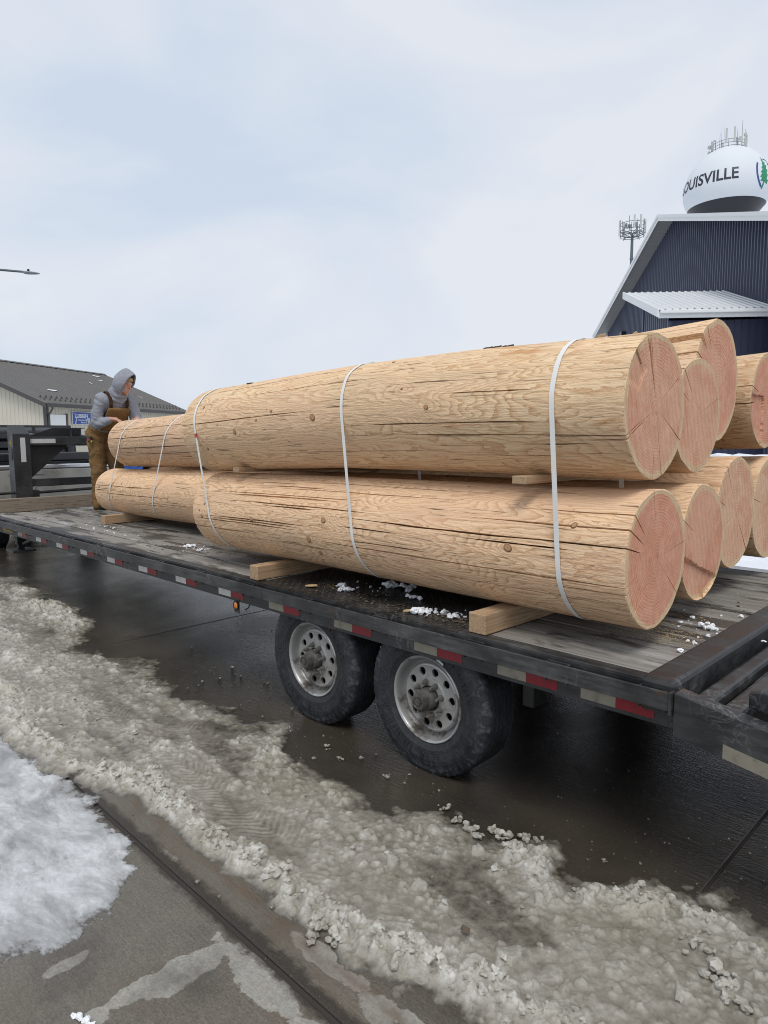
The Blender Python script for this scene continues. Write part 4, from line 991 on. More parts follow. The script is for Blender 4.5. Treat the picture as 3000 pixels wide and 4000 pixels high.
U1 = ((-1.225, 2.82, 1.806, .296), (-4.572, 2.812, 1.752, .303)); L1 = ((-1.20, 2.82, 1.174, .299), (-4.481, 2.807, 1.163, .284))
U2 = ((-1.30, 3.475, 1.781, .286), (-7.476, 3.467, 1.640, .26)); L2 = ((-1.25, 3.472, 1.162, .287), (-7.85, 3.431, 1.10, .248))
strap(U1, L1, 11, 23, -1.535, -1.495, .023, 'white strap round the two nearest logs, closest to their cut ends')
strap(U1, L1, 11, 23, -2.85, -2.77, .021, 'white strap round the middle of the two nearest logs')
strap(U1, L1, 11, 23, -4.39, -4.26, .020, 'white strap with a red mark round the far end of the two nearest logs', 1.70)
strap(U2, L2, 31, 43, -7.18, -7.46, .020, 'white strap round the far log pair beside the man')
strap(U2, L2, 31, 43, -6.18, -6.43, .020, 'white strap round the far log pair just left of the nearest upper log')

# ================================================================== DUNNAGE
def timber(name, x, y0, y1, z0, w, h, label, mat='lumber', rz=0, cat='timber'):
    o = MB().box(-w/2, w/2, 0, y1-y0, 0, h).build(name, MT[mat], loc=(x, y0, z0), bev=.004); o.rotation_euler = (0, 0, rz); tag(o, label, cat); return o
timber('dunnage_block', -1.885, 2.487, 4.9, DZ+.001, .098, .094, 'split timber block under the nearest log closest to its cut end', rz=R(-1.5))
timber('dunnage_block', -3.665, 2.475, 4.9, DZ+.001, .09, .092, 'squared timber block under the nearest log by the front wheel')
timber('dunnage_block', -7.30, 3.035, 4.9, DZ+.001, .09, .092, 'squared timber block with frosty end under the far lower log', rz=R(2))
timber('spacer_board', -1.70, 2.535, 4.6, 1.474, .075, .036, 'small wooden spacer poking out between the nearest logs by the right strap', 'lumber')
timber('spacer_board', -4.03, 2.60, 4.6, 1.452, .075, .034, 'small wooden spacer between the nearest logs by the left strap', 'lumber')

# wooden wedges and chips standing up behind the top log
def wedge(loc, w, h, th, ry, rz, label):
    t = MB(); t.prism([(-w*.35, 0), (w*.35, 0), (w*.5, h), (-w*.45, h*.96)], -th/2, th/2, 'y')
    o = t.build('wood_wedge', MT['lumber'], loc=loc, bev=.003); o.rotation_euler = (0, ry, rz); tag(o, label, 'wood wedge'); return o
wedge((-1.775, 3.42, 2.05), .052, .165, .03, R(-8), R(45), 'brown wooden wedge standing on the stack below the navy roof corner')
wedge((-1.68, 3.38, 2.10), .075, .145, .025, R(52), R(45), 'pale wooden wedge leaning over behind the top log')
wedge((-3.27, 3.42, 2.03), .016, .165, .01, R(4), R(45), 'tiny splinter standing up behind the top log')

# blue tarp slung over the far end of a lower log
yu, zu, ru = 4.10, 1.13, .245
nu, nv = 26, 40; V = []
for i in range(nu):
    for j in range(nv):
        a = R(28)+R(165)*j/(nv-1); x = -8.62+.55*i/(nu-1); r = ru+.014+.022*vn(np.array(i*.35), np.array(j*.3), 5)+.01*vn(np.array(i*.9), np.array(j*.8), 6)
        V.append((x, (yu+r*math.cos(a))-yu, zu+float(r)*math.sin(a)+.10*max(0, math.sin(a))**3))
F = [(i*nv+j, i*nv+j+1, (i+1)*nv+j+1, (i+1)*nv+j) for i in range(nu-1) for j in range(nv-1)]
t = MB(); t.add(V, F); tp = t.build('tarp', MT['tarp'], loc=(0, yu, 0), smooth=True, angle=80); tag(tp, 'bright blue tarp bunched between the far logs beside the man', 'tarp')
mm = tp.modifiers.new('s', 'SOLIDIFY'); mm.thickness = .003

for cx, cy, ln, wd, rz, lab in ((-3.231, 2.60, .085, .030, .5, 'pale flat wood chip on the tread plate beside the front timber block'), (-2.385, 2.56, .06, .028, .9, 'pale wood chip lying among snow on the tread plate by the rear wheel')):
    t = MB(); t.prism([(-ln/2, -wd*.2), (-ln*.1, -wd/2), (ln/2, -wd*.3), (ln*.4, wd*.3), (0, wd/2), (-ln*.35, wd*.35)], 0, .009, 'z')
    o = t.build('wood_chip', MT['sawdust'], loc=(cx, cy, DZ+.004), bev=.002); o.rotation_euler = (R(4), R(-5), rz); tag(o, lab, 'wood chip')
# snow, sawdust and debris on the deck
def scat(cs, n, smin, smax, z=DZ):
    P = []; S = []
    for cx, cy, sx, sy, k in cs:
        for i in range(int(n*k)):
            s = smin+(smax-smin)*RNG.random()**3; P.append((cx+RNG.normal()*sx, max(2.5, cy+RNG.normal()*sy), z+s*.35)); S.append(s)
    return P, S
P, S = scat(((-2.30, 2.62, .05, .04, .25), (-2.15, 2.70, .07, .06, .4), (-2.0, 2.78, .06, .06, .5), (-3.05, 2.72, .06, .04, .25), (-2.95, 2.85, .12, .05, .35), (-5.05, 2.86, .16, .06, .6), (-6.75, 2.82, .35, .05, .6), (-7.0, 2.98, .25, .03, .5), (-1.22, 3.62, .12, .2, .25), (-1.12, 3.2, .04, .12, .2), (-1.1, 2.95, .03, .1, .15), (-1.3, 3.35, .12, .1, .12)), 42, .003, .014)
for x, y, s in ((-2.335, 2.585, .034), (-2.30, 2.60, .03), (-2.36, 2.60, .026), (-2.17, 2.64, .032), (-2.15, 2.62, .022), (-2.02, 2.72, .036), (-1.96, 2.76, .04), (-2.08, 2.72, .03), (-3.02, 2.66, .028), (-2.98, 2.68, .024), (-3.10, 2.74, .026), (-2.75, 2.95, .045), (-2.88, 2.94, .05), (-2.55, 2.80, .03), (-5.2, 2.86, .034), (-5.17, 2.88, .03), (-4.95, 2.85, .026), (-1.16, 3.32, .026), (-1.13, 3.30, .02)):
    for q in range(6): P.append((x+RNG.normal()*s*.6, y+RNG.normal()*s*.5, DZ+s*.2+RNG.random()*s*.4)); S.append(s*RNG.uniform(.35, .7))
tag(lumps('deck_snow', P, S, MT['snow_clean'], smooth=False, kinds=range(7)), 'scattered clumps of clean snow lying on the trailer deck', 'snow', kind='stuff')
P, S = scat(((-2.15, 2.62, .13, .05, .9), (-2.9, 2.72, .2, .07, .5), (-5.1, 2.88, .2, .07, 1.2), (-5.35, 2.75, .2, .05, .3), (-2.6, 2.58, .3, .03, .4), (-1.3, 3.5, .2, .25, .2)), 190, .002, .011)
tag(lumps('bark_debris', P, S, MT['debris'], .4, kinds=range(7, 10)), 'dark bark crumbs and dirt strewn on the trailer deck', 'debris', kind='stuff')
P, S = scat(((-1.42, 3.15, .10, .14, 1.0), (-1.22, 3.05, .08, .08, .8), (-1.35, 3.5, .12, .2, .7), (-2.2, 2.66, .15, .05, .3), (-3.1, 2.70, .08, .03, .2)), 900, .0012, .0045)
tag(lumps('sawdust_pile', P, S, MT['sawdust'], .35, kinds=range(7, 10)), 'pale sawdust spread on the planks behind the log ends', 'sawdust', kind='stuff')

# ================================================================== PERSON
PB = Vector((-8.895, 3.775, DZ))
class Blob:
    def __init__(s): s.t = MB()
    def cap(s, a, b, ra, rb, n=14, sx=1, sy=1):
        a, b = Vector(a), Vector(b); d = b-a; L = d.length or 1e-4; d = d.normalized() if L > 1e-4 else Vector((0, 0, 1))
        u = d.orthogonal().normalized(); w = d.cross(u); rings = []
        for i in range(5): q = -PI/2+PI/2*i/4; rings.append((a+d*(ra*math.sin(q)), max(1e-4, ra*math.cos(q))))
        for i in range(1, 5): q = PI/2*i/4; rings.append((b+d*(rb*math.sin(q)), max(1e-4, rb*math.cos(q))))
        vs = []
        for c, r in rings: vs += [c+(u*math.cos(2*PI*k/n)+w*math.sin(2*PI*k/n))*r for k in range(n)]
        fs = [(i*n+k, i*n+(k+1) % n, (i+1)*n+(k+1) % n, (i+1)*n+k) for i in range(len(rings)-1) for k in range(n)]
        fs += [tuple(range(n))[::-1], tuple(range((len(rings)-1)*n, len(rings)*n))]
        s.t.add(vs, fs); return s
    def ell(s, c, r, rot=None, n=18):
        c = Vector(c); vs = []; m = n//2
        M = rot or Matrix.Identity(3)
        for i in range(m+1):
            q = -PI/2+PI*i/m
            for k in range(n):
                a = 2*PI*k/n; vs.append(c+M@Vector((r[0]*max(1e-3, math.cos(q))*math.cos(a), r[1]*max(1e-3, math.cos(q))*math.sin(a), r[2]*math.sin(q))))
        fs = [(i*n+k, i*n+(k+1) % n, (i+1)*n+(k+1) % n, (i+1)*n+k) for i in range(m) for k in range(n)]
        fs += [tuple(range(n))[::-1], tuple(range(m*n, m*n+n))]
        s.t.add(vs, fs); return s
    def chain(s, pts):
        for p, q in zip(pts[:-1], pts[1:]): s.cap(p[:3], q[:3], p[3], q[3])
        return s
    def done(s, name, mat, parent, vox=.012, sm=3, loc=None, wr=0, seed=1):
        o = link(name, s.t.mesh(name), mat, parent, loc)
        m = o.modifiers.new('r', 'REMESH'); m.mode = 'VOXEL'; m.voxel_size = vox; m.use_smooth_shade = True
        m = o.modifiers.new('s', 'SMOOTH'); m.iterations = sm; m.factor = .5
        evalmods(o)
        if wr:
            me = o.data; n = len(me.vertices); co = np.empty(n*3, np.float32); me.vertices.foreach_get('co', co); co = co.reshape(-1, 3)
            no = np.empty(n*3, np.float32); me.vertices.foreach_get('normal', no); no = no.reshape(-1, 3)
            k = fbm(co[:, 2]*16+co[:, 0]*7+co[:, 1]*3, co[:, 0]*9-co[:, 1]*9+co[:, 2]*4, seed, 3)-.5
            k2 = np.sin(co[:, 2]*55+8*fbm(co[:, 0]*9, co[:, 2]*5+co[:, 1]*6, seed+3, 2)*2)*.25*(vn(co[:, 2]*7, co[:, 0]*8, seed+5) > .5)
            co += no*((k+k2*.5)*wr)[:, None]; me.vertices.foreach_set('co', co.ravel()); me.update()
        if len(o.data.materials) == 0: o.data.materials.append(mat)
        return o
# local axes: x forward (towards the logs), y to his left, z above the deck
HD = Vector((.53, 0.04, 1.59))            # head centre
rot = Matrix.Rotation(R(32), 3, 'Z')@Matrix.Rotation(R(24), 3, 'Y')
def hp(x, y, z): return tuple(HD+rot@Vector((x, y, z)))
def hand(b, wrist, dirv, side):
    wv = Vector(wrist); d = Vector(dirv).normalized(); sd = Vector((0, 0, 1)).cross(d).normalized()*side
    dn = Vector((0, 0, -1)); palm = wv+d*.055
    b.cap(wv, palm+d*.02, .026, .030); b.cap(palm-sd*.025, palm+sd*.025+d*.02, .017, .016)
    for i, (o, L) in enumerate(((-.033, .062), (-.012, .075), (.011, .080), (.033, .068))):
        k = palm+d*.035+sd*o*-1; k1 = k+d*L*.42+dn*.006; k2 = k1+d*L*.34+dn*.020; k3 = k2+d*L*.2+dn*.026
        b.chain([(*k, .0098), (*k1, .0092), (*k2, .0085), (*k3, .0075)])
    th = wv+d*.025+sd*.028; b.chain([(*th, .012), (*(th+d*.03+sd*.028+dn*.008), .0105), (*(th+d*.058+sd*.033+dn*.018), .009)])
RW, LW = (.475, -.115, 1.155), (.505, .205, 1.165)
b = Blob()
b.chain([(-.01, -.10, .92, .085), (.0, -.095, .50, .062), (-.03, -.10, .10, .045)]); b.chain([(-.01, .10, .92, .085), (.03, .115, .50, .062), (.0, .12, .10, .045)])
b.cap((-.02, -.05, .97), (-.02, .05, .97), .10, .10); b.chain([(-.02, 0, 1.0, .105), (.16, 0, 1.2, .11), (.34, 0, 1.36, .105)])
b.chain([(.36, -.14, 1.39, .06), (.29, -.20, 1.13, .045), (*RW, .03)]); b.chain([(.36, .14, 1.39, .06), (.41, .22, 1.17, .045), (*LW, .03)])
b.chain([(.38, 0, 1.40, .06), (.47, .02, 1.51, .055)])
b.ell(HD, (.098, .076, .118), rot); b.ell(hp(.045, 0, -.06), (.058, .052, .062), rot)
b.chain([(*hp(.092, 0, .012), .010), (*hp(.118, 0, -.022), .013)]); b.cap(hp(.085, -.03, .030), hp(.085, .03, .030), .015, .015)
b.cap(hp(.092, -.018, -.062), hp(.092, .018, -.062), .008, .008); b.ell(hp(.082, 0, -.10), (.02, .024, .018), rot)
b.ell(hp(0, -.078, -.01), (.02, .012, .032), rot); b.ell(hp(0, .078, -.01), (.02, .012, .032), rot)
hand(b, RW, (.82, .45, -.10), 1); hand(b, LW, (.85, -.35, -.10), -1)
person = b.done('person', MT['skin'], None, .0055, 2, loc=PB); tag(person, 'man in grey hooded sweatshirt and brown bib overalls leaning over the log ends', 'person')
b = Blob()    # sweatshirt
b.chain([(-.03, 0, 1.03, .150), (.07, 0, 1.13, .152), (.19, 0, 1.25, .160), (.31, 0, 1.36, .150), (.38, 0, 1.42, .12)])
b.cap((.10, -.04, 1.12), (.10, .04, 1.12), .14, .14); b.cap((.32, -.08, 1.36), (.32, .08, 1.36), .13, .13); b.cap((.36, -.14, 1.39), (.36, .14, 1.39), .085, .085)
b.chain([(.355, -.155, 1.395, .088), (.315, -.20, 1.25, .082), (.29, -.215, 1.115, .078), (.36, -.185, 1.105, .064), (.445, -.125, 1.14, .050)])
b.chain([(.37, .155, 1.395, .088), (.40, .215, 1.26, .080), (.415, .235, 1.165, .072), (.46, .225, 1.15, .058), (.495, .21, 1.16, .048)])
b.chain([(.39, .01, 1.43, .125), (.44, .02, 1.49, .118), (.485, .03, 1.54, .112)])
hd = b.done('hoodie', MT['hoodie'], person, .011, 3, wr=.03, seed=3)
V = []; nu, nv = 28, 16                 # hood: a soft shell, open towards the face, peaked at the top
for j in range(nv):
    al = R(3)+R(117)*j/(nv-1)
    for i in range(nu):
        az = 2*PI*i/nu; cz, cy = math.cos(az), math.sin(az)
        sag = 1+.10*max(0, cz)**3*math.sin(al)+.22*max(0, -cz)**2*math.sin(al)
        x = -.145*math.cos(al)+.012+.020*max(0, cz)*(j/(nv-1))**2-.05*max(0, -cz)*(j/(nv-1))**2; y = .122*math.sin(al)*cy; z = .160*math.sin(al)*cz*sag+.012+.022*math.exp(-((al-R(72))/.3)**2)*max(0, cz)**6
        w_ = .006*math.sin(az*5+al*3)+.004*math.sin(az*9-al*5)
        V.append(hp(x, y*(1+w_*6), z*(1+w_*4)))
F = [(j*nu+i, j*nu+(i+1) % nu, (j+1)*nu+(i+1) % nu, (j+1)*nu+i) for j in range(nv-1) for i in range(nu)]+[tuple(range(nu))]
t = MB(); t.add(V, F); ho = t.build('hood', MT['hoodie'], hd, smooth=True, angle=80); q = ho.modifiers.new('s', 'SOLIDIFY'); q.thickness = .016; q.offset = -1; q = ho.modifiers.new('u', 'SUBSURF'); q.levels = 1; q.render_levels = 1
b = Blob(); b.ell(hp(.0, 0, .062), (.088, .080, .072), rot); b.ell(hp(.068, 0, .080), (.032, .058, .028), rot); b.done('hair', MT['hair'], person, .008, 1)
b = Blob(); b.ell(hp(.040, 0, -.098), (.055, .056, .038), rot); b.done('beard', m_cloth('short_beard', (.30, .16, .085), .3), person, .008, 1)
t = MB()
for s in (-1, 1):
    c = Vector(hp(.0915, s*.031, .010)); t.obox(c, rot@Vector((.004, 0, 0)), Vector((0, .011, 0)), rot@Vector((0, 0, .004)))
t.build('eyes', MT['hair'], person, bev=.002)
b = Blob()    # overalls
b.chain([(-.035, -.09, .95, .128), (-.015, -.10, .72, .112), (.005, -.10, .50, .096), (-.02, -.10, .28, .088), (-.035, -.10, .10, .088), (-.03, -.10, .055, .086)])
b.chain([(-.03, .09, .95, .125), (.02, .11, .72, .110), (.04, .12, .50, .095), (.02, .125, .28, .088), (.0, .125, .10, .088), (.0, .125, .055, .086)])
b.cap((-.03, -.075, 1.0), (-.03, .075, 1.0), .138, .138); b.cap((.01, -.06, 1.05), (.01, .06, 1.05), .146, .146); b.cap((.05, -.05, 1.09), (.05, .05, 1.09), .138, .138)
ov = b.done('overalls', MT['duck'], person, .012, 3, wr=.03, seed=5)
# bib panel, pocket, straps
n = Vector((.74, 0, .67)).normalized()
def bibp(u, v, off):     # u across (left +), v up the chest
    return (.125+.20*v+off*.95-1.5*u*u, u, 1.06+.27*v-.20*off)
V = []; nu, nv = 11, 10
for j in range(nv):
    for i in range(nu):
        v = j/(nv-1); wd = .155-.03*v; u = -wd+2*wd*i/(nu-1); V.append(bibp(u, v, .150+.006*math.sin(i*1.3+j)))
F = [(j*nu+i, j*nu+i+1, (j+1)*nu+i+1, (j+1)*nu+i) for j in range(nv-1) for i in range(nu-1)]
t = MB(); t.add(V, F); bib = t.build('bib', MT['duck'], ov, smooth=True, angle=80); q = bib.modifiers.new('s', 'SOLIDIFY'); q.thickness = .04; q.offset = -1
V = []
for j in range(6):
    for i in range(9):
        v = .30+.42*j/5; u = -.085+.17*i/8; V.append(bibp(u, v, .162))
F = [(j*9+i, j*9+i+1, (j+1)*9+i+1, (j+1)*9+i) for j in range(5) for i in range(8)]
t = MB(); t.add(V, F); pk = t.build('bib_pocket', MT['duck'], ov, smooth=True, angle=80); q = pk.modifiers.new('s', 'SOLIDIFY'); q.thickness = .012; q.offset = -1
for u in (-.045, .055):
    t = MB(); p = bibp(u, .66, .168); t.box(p[0]-.004, p[0]+.008, p[1]-.008, p[1]+.008, p[2]-.01, p[2]+.01); t.build('snap', MT['chrome'], ov, bev=.003)
for s in (-1, 1):
    pts = [bibp(s*.10, .97, .158), (.478, s*.10, 1.33), (.468, s*.105, 1.41), (.425, s*.115, 1.475), (.36, s*.115, 1.495), (.27, s*.10, 1.455), (.15, s*.07, 1.36), (.02, s*.04, 1.22)]
    t = MB()
    for p, r in zip(pts[:-1], pts[1:]):
        d = Vector(r)-Vector(p); t.bar(Vector(p)-d*.05, Vector(r)+d*.05, .042, .012, up=Vector((.5, 0, .86)) if abs(d.z) < .05 else Vector((1, 0, 0.2)))
    t.build('shoulder_strap', MT['duck_dark'] , ov, bev=.004)
t = MB(); t.prism([(-.07, 1.06), (.03, 1.06), (-.02, 1.0)], -.150, -.140, 'y'); t.build('denim_gusset', MT['denim'], ov)
for s, x in ((-1, -.03), (1, .0)):
    b = Blob(); y = -.10 if s < 0 else .125
    b.cap((x-.03, y, .065), (x+.0, y, .075), .05, .05); b.chain([(x-.05, y, .043, .042), (x+.06, y, .042, .044), (x+.155, y, .034, .034)]); b.done('boot', MT['boot'], person, .01, 2)
# tape measure clipped on the right hip
tm = empty('tape_measure', PB+Vector((.06, -.215, .905))); tag(tm, 'red and black tape measure clipped to the hip of the overalls', 'tape measure')
MB().box(-.038, .036, -.018, .018, -.036, .040).build('case', MT['black_plastic'], tm, bev=.012)
MB().box(-.037, .037, -.0205, -.017, -.016, .012).build('red_band', MT['red_plastic'], tm, bev=.002)
MB().box(.030, .050, -.008, .008, -.036, -.012).build('tape_tab', MT['lime'], tm, bev=.002)
# ================================================================== PICKUP
tk = empty('pickup_truck', (-11.0, 4.0, 0)); tag(tk, 'dusty silver pickup hitched in front of the trailer, black cab', 'pickup truck')
# local: +x towards the trailer (tailgate at x=0), y across
t = MB(); t.prism([(-.98, .70), (.98, .70), (.99, .85), (1.0, 1.05), (.99, 1.20), (.97, 1.24), (-.97, 1.24), (-.99, 1.20), (-1.0, 1.05), (-.99, .85)], -.05, 0, 'x'); tg = t.build('tailgate', MT['silver'], tk, bev=.012)
MB().box(-.07, .006, -.97, .97, 1.243, 1.31).build('tailgate_cap', MT['chrome'], tg, bev=.015)
MB().box(.001, .012, -.78, -.28, 1.165, 1.235).build('handle_recess', MT['silver'], tg, bev=.004)
MB().box(.0125, .022, -.60, -.42, 1.185, 1.215).build('tailgate_handle', MT['blackpaint'], tg, bev=.004)
t = MB(); t.prism([(-.62, .98), (-.40, .98), (-.42, .94), (-.51, .895), (-.60, .94)], .001, .008, 'x'); em = t.build('emblem', MT['chrome'], tg, bev=.003)
t = MB(); t.prism([(-.595, .967), (-.425, .967), (-.44, .945), (-.51, .913), (-.58, .945)], .0085, .010, 'x'); t.build('emblem_inset', MT['silver'], tg)
for s in (-1, 1):
    t = MB(); y0, y1 = sorted((s*.93, s*1.0)); t.box(-2.1, -.052, y0, y1, .70, 1.28); t.build('bed_side', MT['silver'], tk, bev=.02)
    t = MB(); y0, y1 = sorted((s*.90, s*1.005)); t.box(-2.1, -.075, y0, y1, 1.281, 1.315); t.build('bed_rail', MT['blackpaint'], tk, bev=.008)
    MB().box(-.06, .003, min(s*.905, s*1.003), max(s*.905, s*1.003), .88, 1.20).build('tail_light', MT['red_tape'], tk, bev=.01)
    for xw in (-1.0, -4.4):
        w = empty('wheel', (xw, s*.84, .37)); w.parent = tk; w.rotation_euler = (0, 0, 0 if s < 0 else PI)
        link('tyre', wheel.c['tyre'], parent=w); link('rim', wheel.c['rim'], parent=w); link('wheel_disc', wheel.c['wheel_disc'], parent=w); link('brake_drum', wheel.c['brake_drum'], parent=w)
MB().box(-2.1, -.06, -.925, .925, .66, .70).build('bed_floor', MT['blackpaint'], tk)
MB().box(-2.13, -2.102, -.98, .98, .66, 1.30).build('bed_front', MT['blackpaint'], tk)
MB().box(-.02, .17, -.95, .95, .50, .66).build('rear_bumper', MT['chrome'], tk, bev=.03)
MB().box(-5.5, -.3, -.55, .55, .40, .62).build('chassis', MT['steel_dark'], tk)
t = MB(); t.prism([(-2.16, .55), (-2.16, 1.30), (-2.28, 1.84), (-2.45, 1.93), (-3.6, 1.95), (-4.0, 1.80), (-4.45, 1.36), (-5.75, 1.26), (-5.9, 1.0), (-5.9, .55)], -1.07, 1.07, 'y'); cab = t.build('cab', MT['blackpaint'], tk, bev=.05)
t = MB(); t.add([(-2.165, -.78, 1.36), (-2.165, .78, 1.36), (-2.272, .70, 1.80), (-2.272, -.70, 1.80)], [(0, 1, 2, 3)]); gl = t.build('rear_window', MT['glass'], tk)
for s in (-1, 1):
    t = MB(); t.add([(-2.5, s*1.073, 1.36), (-4.1, s*1.073, 1.36), (-3.8, s*1.073, 1.78), (-2.6, s*1.073, 1.82)], [(0, 1, 2, 3)]); t.build('side_window', MT['glass'], tk)
    MB().box(-3.9, -3.75, min(s*1.08, s*1.26), max(s*1.08, s*1.26), 1.30, 1.48).build('wing_mirror', MT['blackpaint'], tk, bev=.03)
# rack in front of the rear window
for y in (-.9, -.3, .3, .9): MB().box(-2.15, -2.11, y-.025, y+.025, 1.317, 1.90).build('rack_post', MT['steel'], tk)
for z in (1.55, 1.72, 1.90): MB().box(-2.155, -2.105, -.94, .94, z, z+.04).build('rack_bar', MT['steel'], tk)
tbx = empty('toolbox', (-12.55, 4.05, 1.20)); tag(tbx, 'black checker plate toolbox across the pickup bed', 'toolbox')
bx_ = MB().box(-.26, .26, -.86, .86, 0, .12).build('box_body', MT['blackpaint'], tbx, bev=.01)
MB().box(-.27, .275, -.885, .885, .122, .265).build('lid', MT['blackpaint'], tbx, bev=.018)
t = MB(); t.prism([(-.02, .15), (.10, .15), (.145, .19), (.10, .235), (-.02, .235)], .276, .282, 'x'); lt = t.build('latch_plate', MT['chrome'], tbx, bev=.002)
MB().box(.2825, .286, .005, .085, .170, .218).build('paddle', MT['blackpaint'], lt, bev=.002)
MB().box(.2865, .290, .015, .075, .175, .19).build('paddle_lip', MT['chrome'], lt, bev=.002)

# ================================================================== BEIGE BUILDING
lb = empty('beige_building', (-37.85, 13.06, 0), R(120.8)); tag(lb, 'beige ribbed metal building with dark grey snow flecked roof behind the man', 'building')
LL, LW_, LE, LRD = 13.64, 13.2, 3.62, 6.35
def ribwall(L, z0, zf, step, dep, m=0, axis='x', off=0, sg=1, dup=None):
    t = MB(); n = int(L/step); pr = []
    for i in range(n):
        a = i*L/n; w = L/n
        pr += [(a, 0), (a+w*.62, 0), (a+w*.70, dep), (a+w*.92, dep)]
    pr.append((L, 0)); vs = []
    for a, d in pr:
        for z in (z0, zf(a)):
            vs.append((a, off+sg*d, z) if axis == 'x' else (off+sg*d, a, z))
    t.add(vs, [(2*i, 2*i+2, 2*i+3, 2*i+1) for i in range(len(pr)-1)], m); return t
ribwall(LL, 0, lambda a: LE, .25, .025, sg=-1).build('side_wall', MT['beige'], lb)
ribwall(LW_, 0, lambda a: LE+(LRD-LE)*(1-abs(a-LW_/2)/(LW_/2))-.05, .25, .025, axis='y', sg=-1).build('gable_wall', MT['beige'], lb)
MB().add([(0, LW_, 0), (LL, LW_, 0), (LL, LW_, LE), (0, LW_, LE), (LL, 0, 0), (LL, 0, LE), (LL, LW_/2, LRD-.05)], [(0, 1, 2, 3), (4, 1, 2, 6, 5)]).build('rear_wall', MT['beige'], lb)
def slope_roof(nm, y0, y1, z0, z1, par, mat):
    t = MB(); n = 34; o = .35; pr = []; L = LL+2*o
    for i in range(n):
        a = -o+i*L/n; w = L/n; pr += [(a, 0), (a+w*.85, 0), (a+w*.89, .03), (a+w*.96, .03)]
    pr.append((LL+o, 0)); vs = []
    for a, d in pr: vs += [(a, y0, z0+d), (a, y1, z1+d)]
    t.add(vs, [(2*i, 2*i+2, 2*i+3, 2*i+1) for i in range(len(pr)-1)])
    k = len(t.v); t.add([(-o, y0, z0-.02), (LL+o, y0, z0-.02), (LL+o, y1, z1-.02), (-o, y1, z1-.02)], [(0, 1, 2, 3)])
    return t.build(nm, mat, par)
sl_ = (LRD-LE)/(LW_/2)
rf = slope_roof('roof_slope', -.35, LW_/2, LE-.35*sl_+.06, LRD+.06, lb, MT['roof_grey']); slope_roof('roof_slope', LW_+.35, LW_/2, LE-.35*sl_+.06, LRD+.06, lb, MT['roof_grey'])
MB().prism([(LW_/2-.2, LRD+.03), (LW_/2, LRD+.13), (LW_/2+.2, LRD+.03)], -.36, LL+.36, 'x').build('ridge_cap', MT['roof_grey'], rf)
MB().box(-.36, LL+.36, -.42, -.352, LE-.25, LE-.05).build('gutter', MT['trim_dark'], lb, bev=.01)
for s in (0, 1):
    ya, yb = (-.35, LW_/2) if s == 0 else (LW_/2, LW_+.35); za, zb = (LE-.35*sl_, LRD) if s == 0 else (LRD, LE-.35*sl_)
    MB().prism([(ya, za-.16), (yb, zb-.16), (yb, zb+.07), (ya, za+.07)], -.42, -.362, 'x').build('rake_trim', MT['trim_dark'], lb)
MB().box(-.06, .10, -.06, -.03, 0, LE).build('corner_trim', MT['trim_dark'], lb); MB().box(-.06, -.03, -.03, .12, 0, LE).build('corner_trim', MT['trim_dark'], lb)
t = MB(); t.tube([(.05, -.38, LE-.2), (.05, -.36, LE-.35), (.05, -.12, LE-.65), (.05, -.09, LE-.8), (.05, -.09, .2)], .045); t.build('downspout', MT['trim_dark'], lb)
dr = MB().box(.14, 1.40, -.05, -.03, 0, 3.0).build('overhead_door', MT['white_paint'], lb)
for x in (.06, 1.42): MB().box(x, x+.13, -.07, -.028, 0, 3.08).build('door_jamb', MT['trim_dark'], dr)
for z in (.6, 1.2, 1.8, 2.4): MB().box(.15, 1.39, -.056, -.0505, z, z+.02).build('panel_joint', MT['soffit'], dr)
t = MB()
for i in range(34):
    for j, yy in enumerate((.15, .55)):
        x = .1+i*.4+j*.2; z = LE-.35*sl_+.06+(yy+.35)*sl_
        t.prism([(x-.06, z), (x+.06, z), (x, z+.13)], yy-.03, yy+.03, 'y')
t.build('snow_guards', MT['trim_dark'], rf)['kind'] = 'stuff'
t = MB()
for i in range(9):
    u = random.choice((random.uniform(9.5, 13.4), random.uniform(1, 13))); yy = random.choice((random.uniform(3.5, 6.3), random.uniform(1.2, 3.2))); z = LE+yy*sl_+.10
    w, d = random.uniform(.1, .5), random.uniform(.05, .16); k = [(u+w*math.cos(a)*random.uniform(.6, 1), yy+d*math.sin(a)*random.uniform(.6, 1)) for a in [2*PI*q/9 for q in range(9)]]
    t.add([(a, b, LE+b*sl_+.105) for a, b in k], [tuple(range(9))])
t.build('roof_snow', MT['snow_clean'], rf)['kind'] = 'stuff'
sgn = empty('wall_sign', Vector((-37.85, 13.06, 0))+Matrix.Rotation(R(120.8), 3, 'Z')@Vector((2.68, -.05, 2.86)), R(120.8)); tag(sgn, 'blue veterinary sign with white lettering on the beige wall', 'sign')
MB().box(-.78, .78, -.03, 0, -.33, .33).build('panel', MT['blue_sign'], sgn)
t = MB()
for a in ((-.80, .80, .33, .35), (-.80, .80, -.35, -.33), (-.80, -.78, -.33, .33), (.78, .80, -.33, .33)): t.box(a[0], a[1], -.034, 0, a[2], a[3])
t.build('frame', MT['white_paint'], sgn)
def sign_text(s, sz, x, z, mat, sx=1, bold=0, al='CENTER'):
    me = text_mesh('lettering', s, sz, .001, al); me.transform(Matrix.Scale(sx, 4, (1, 0, 0))); me.transform(Matrix.Rotation(PI/2, 4, 'X'))
    o = link('lettering', me, mat, sgn, (x, -.034, z))
    if bold:
        for dx, dz_ in ((bold, 0), (0, bold), (bold, bold)): link('lettering', me, mat, sgn, (x+dx, -.0345, z+dz_))
sign_text('LUBBEN', .30, -.06, .10, MT['sign_white'], 1.02, .016)
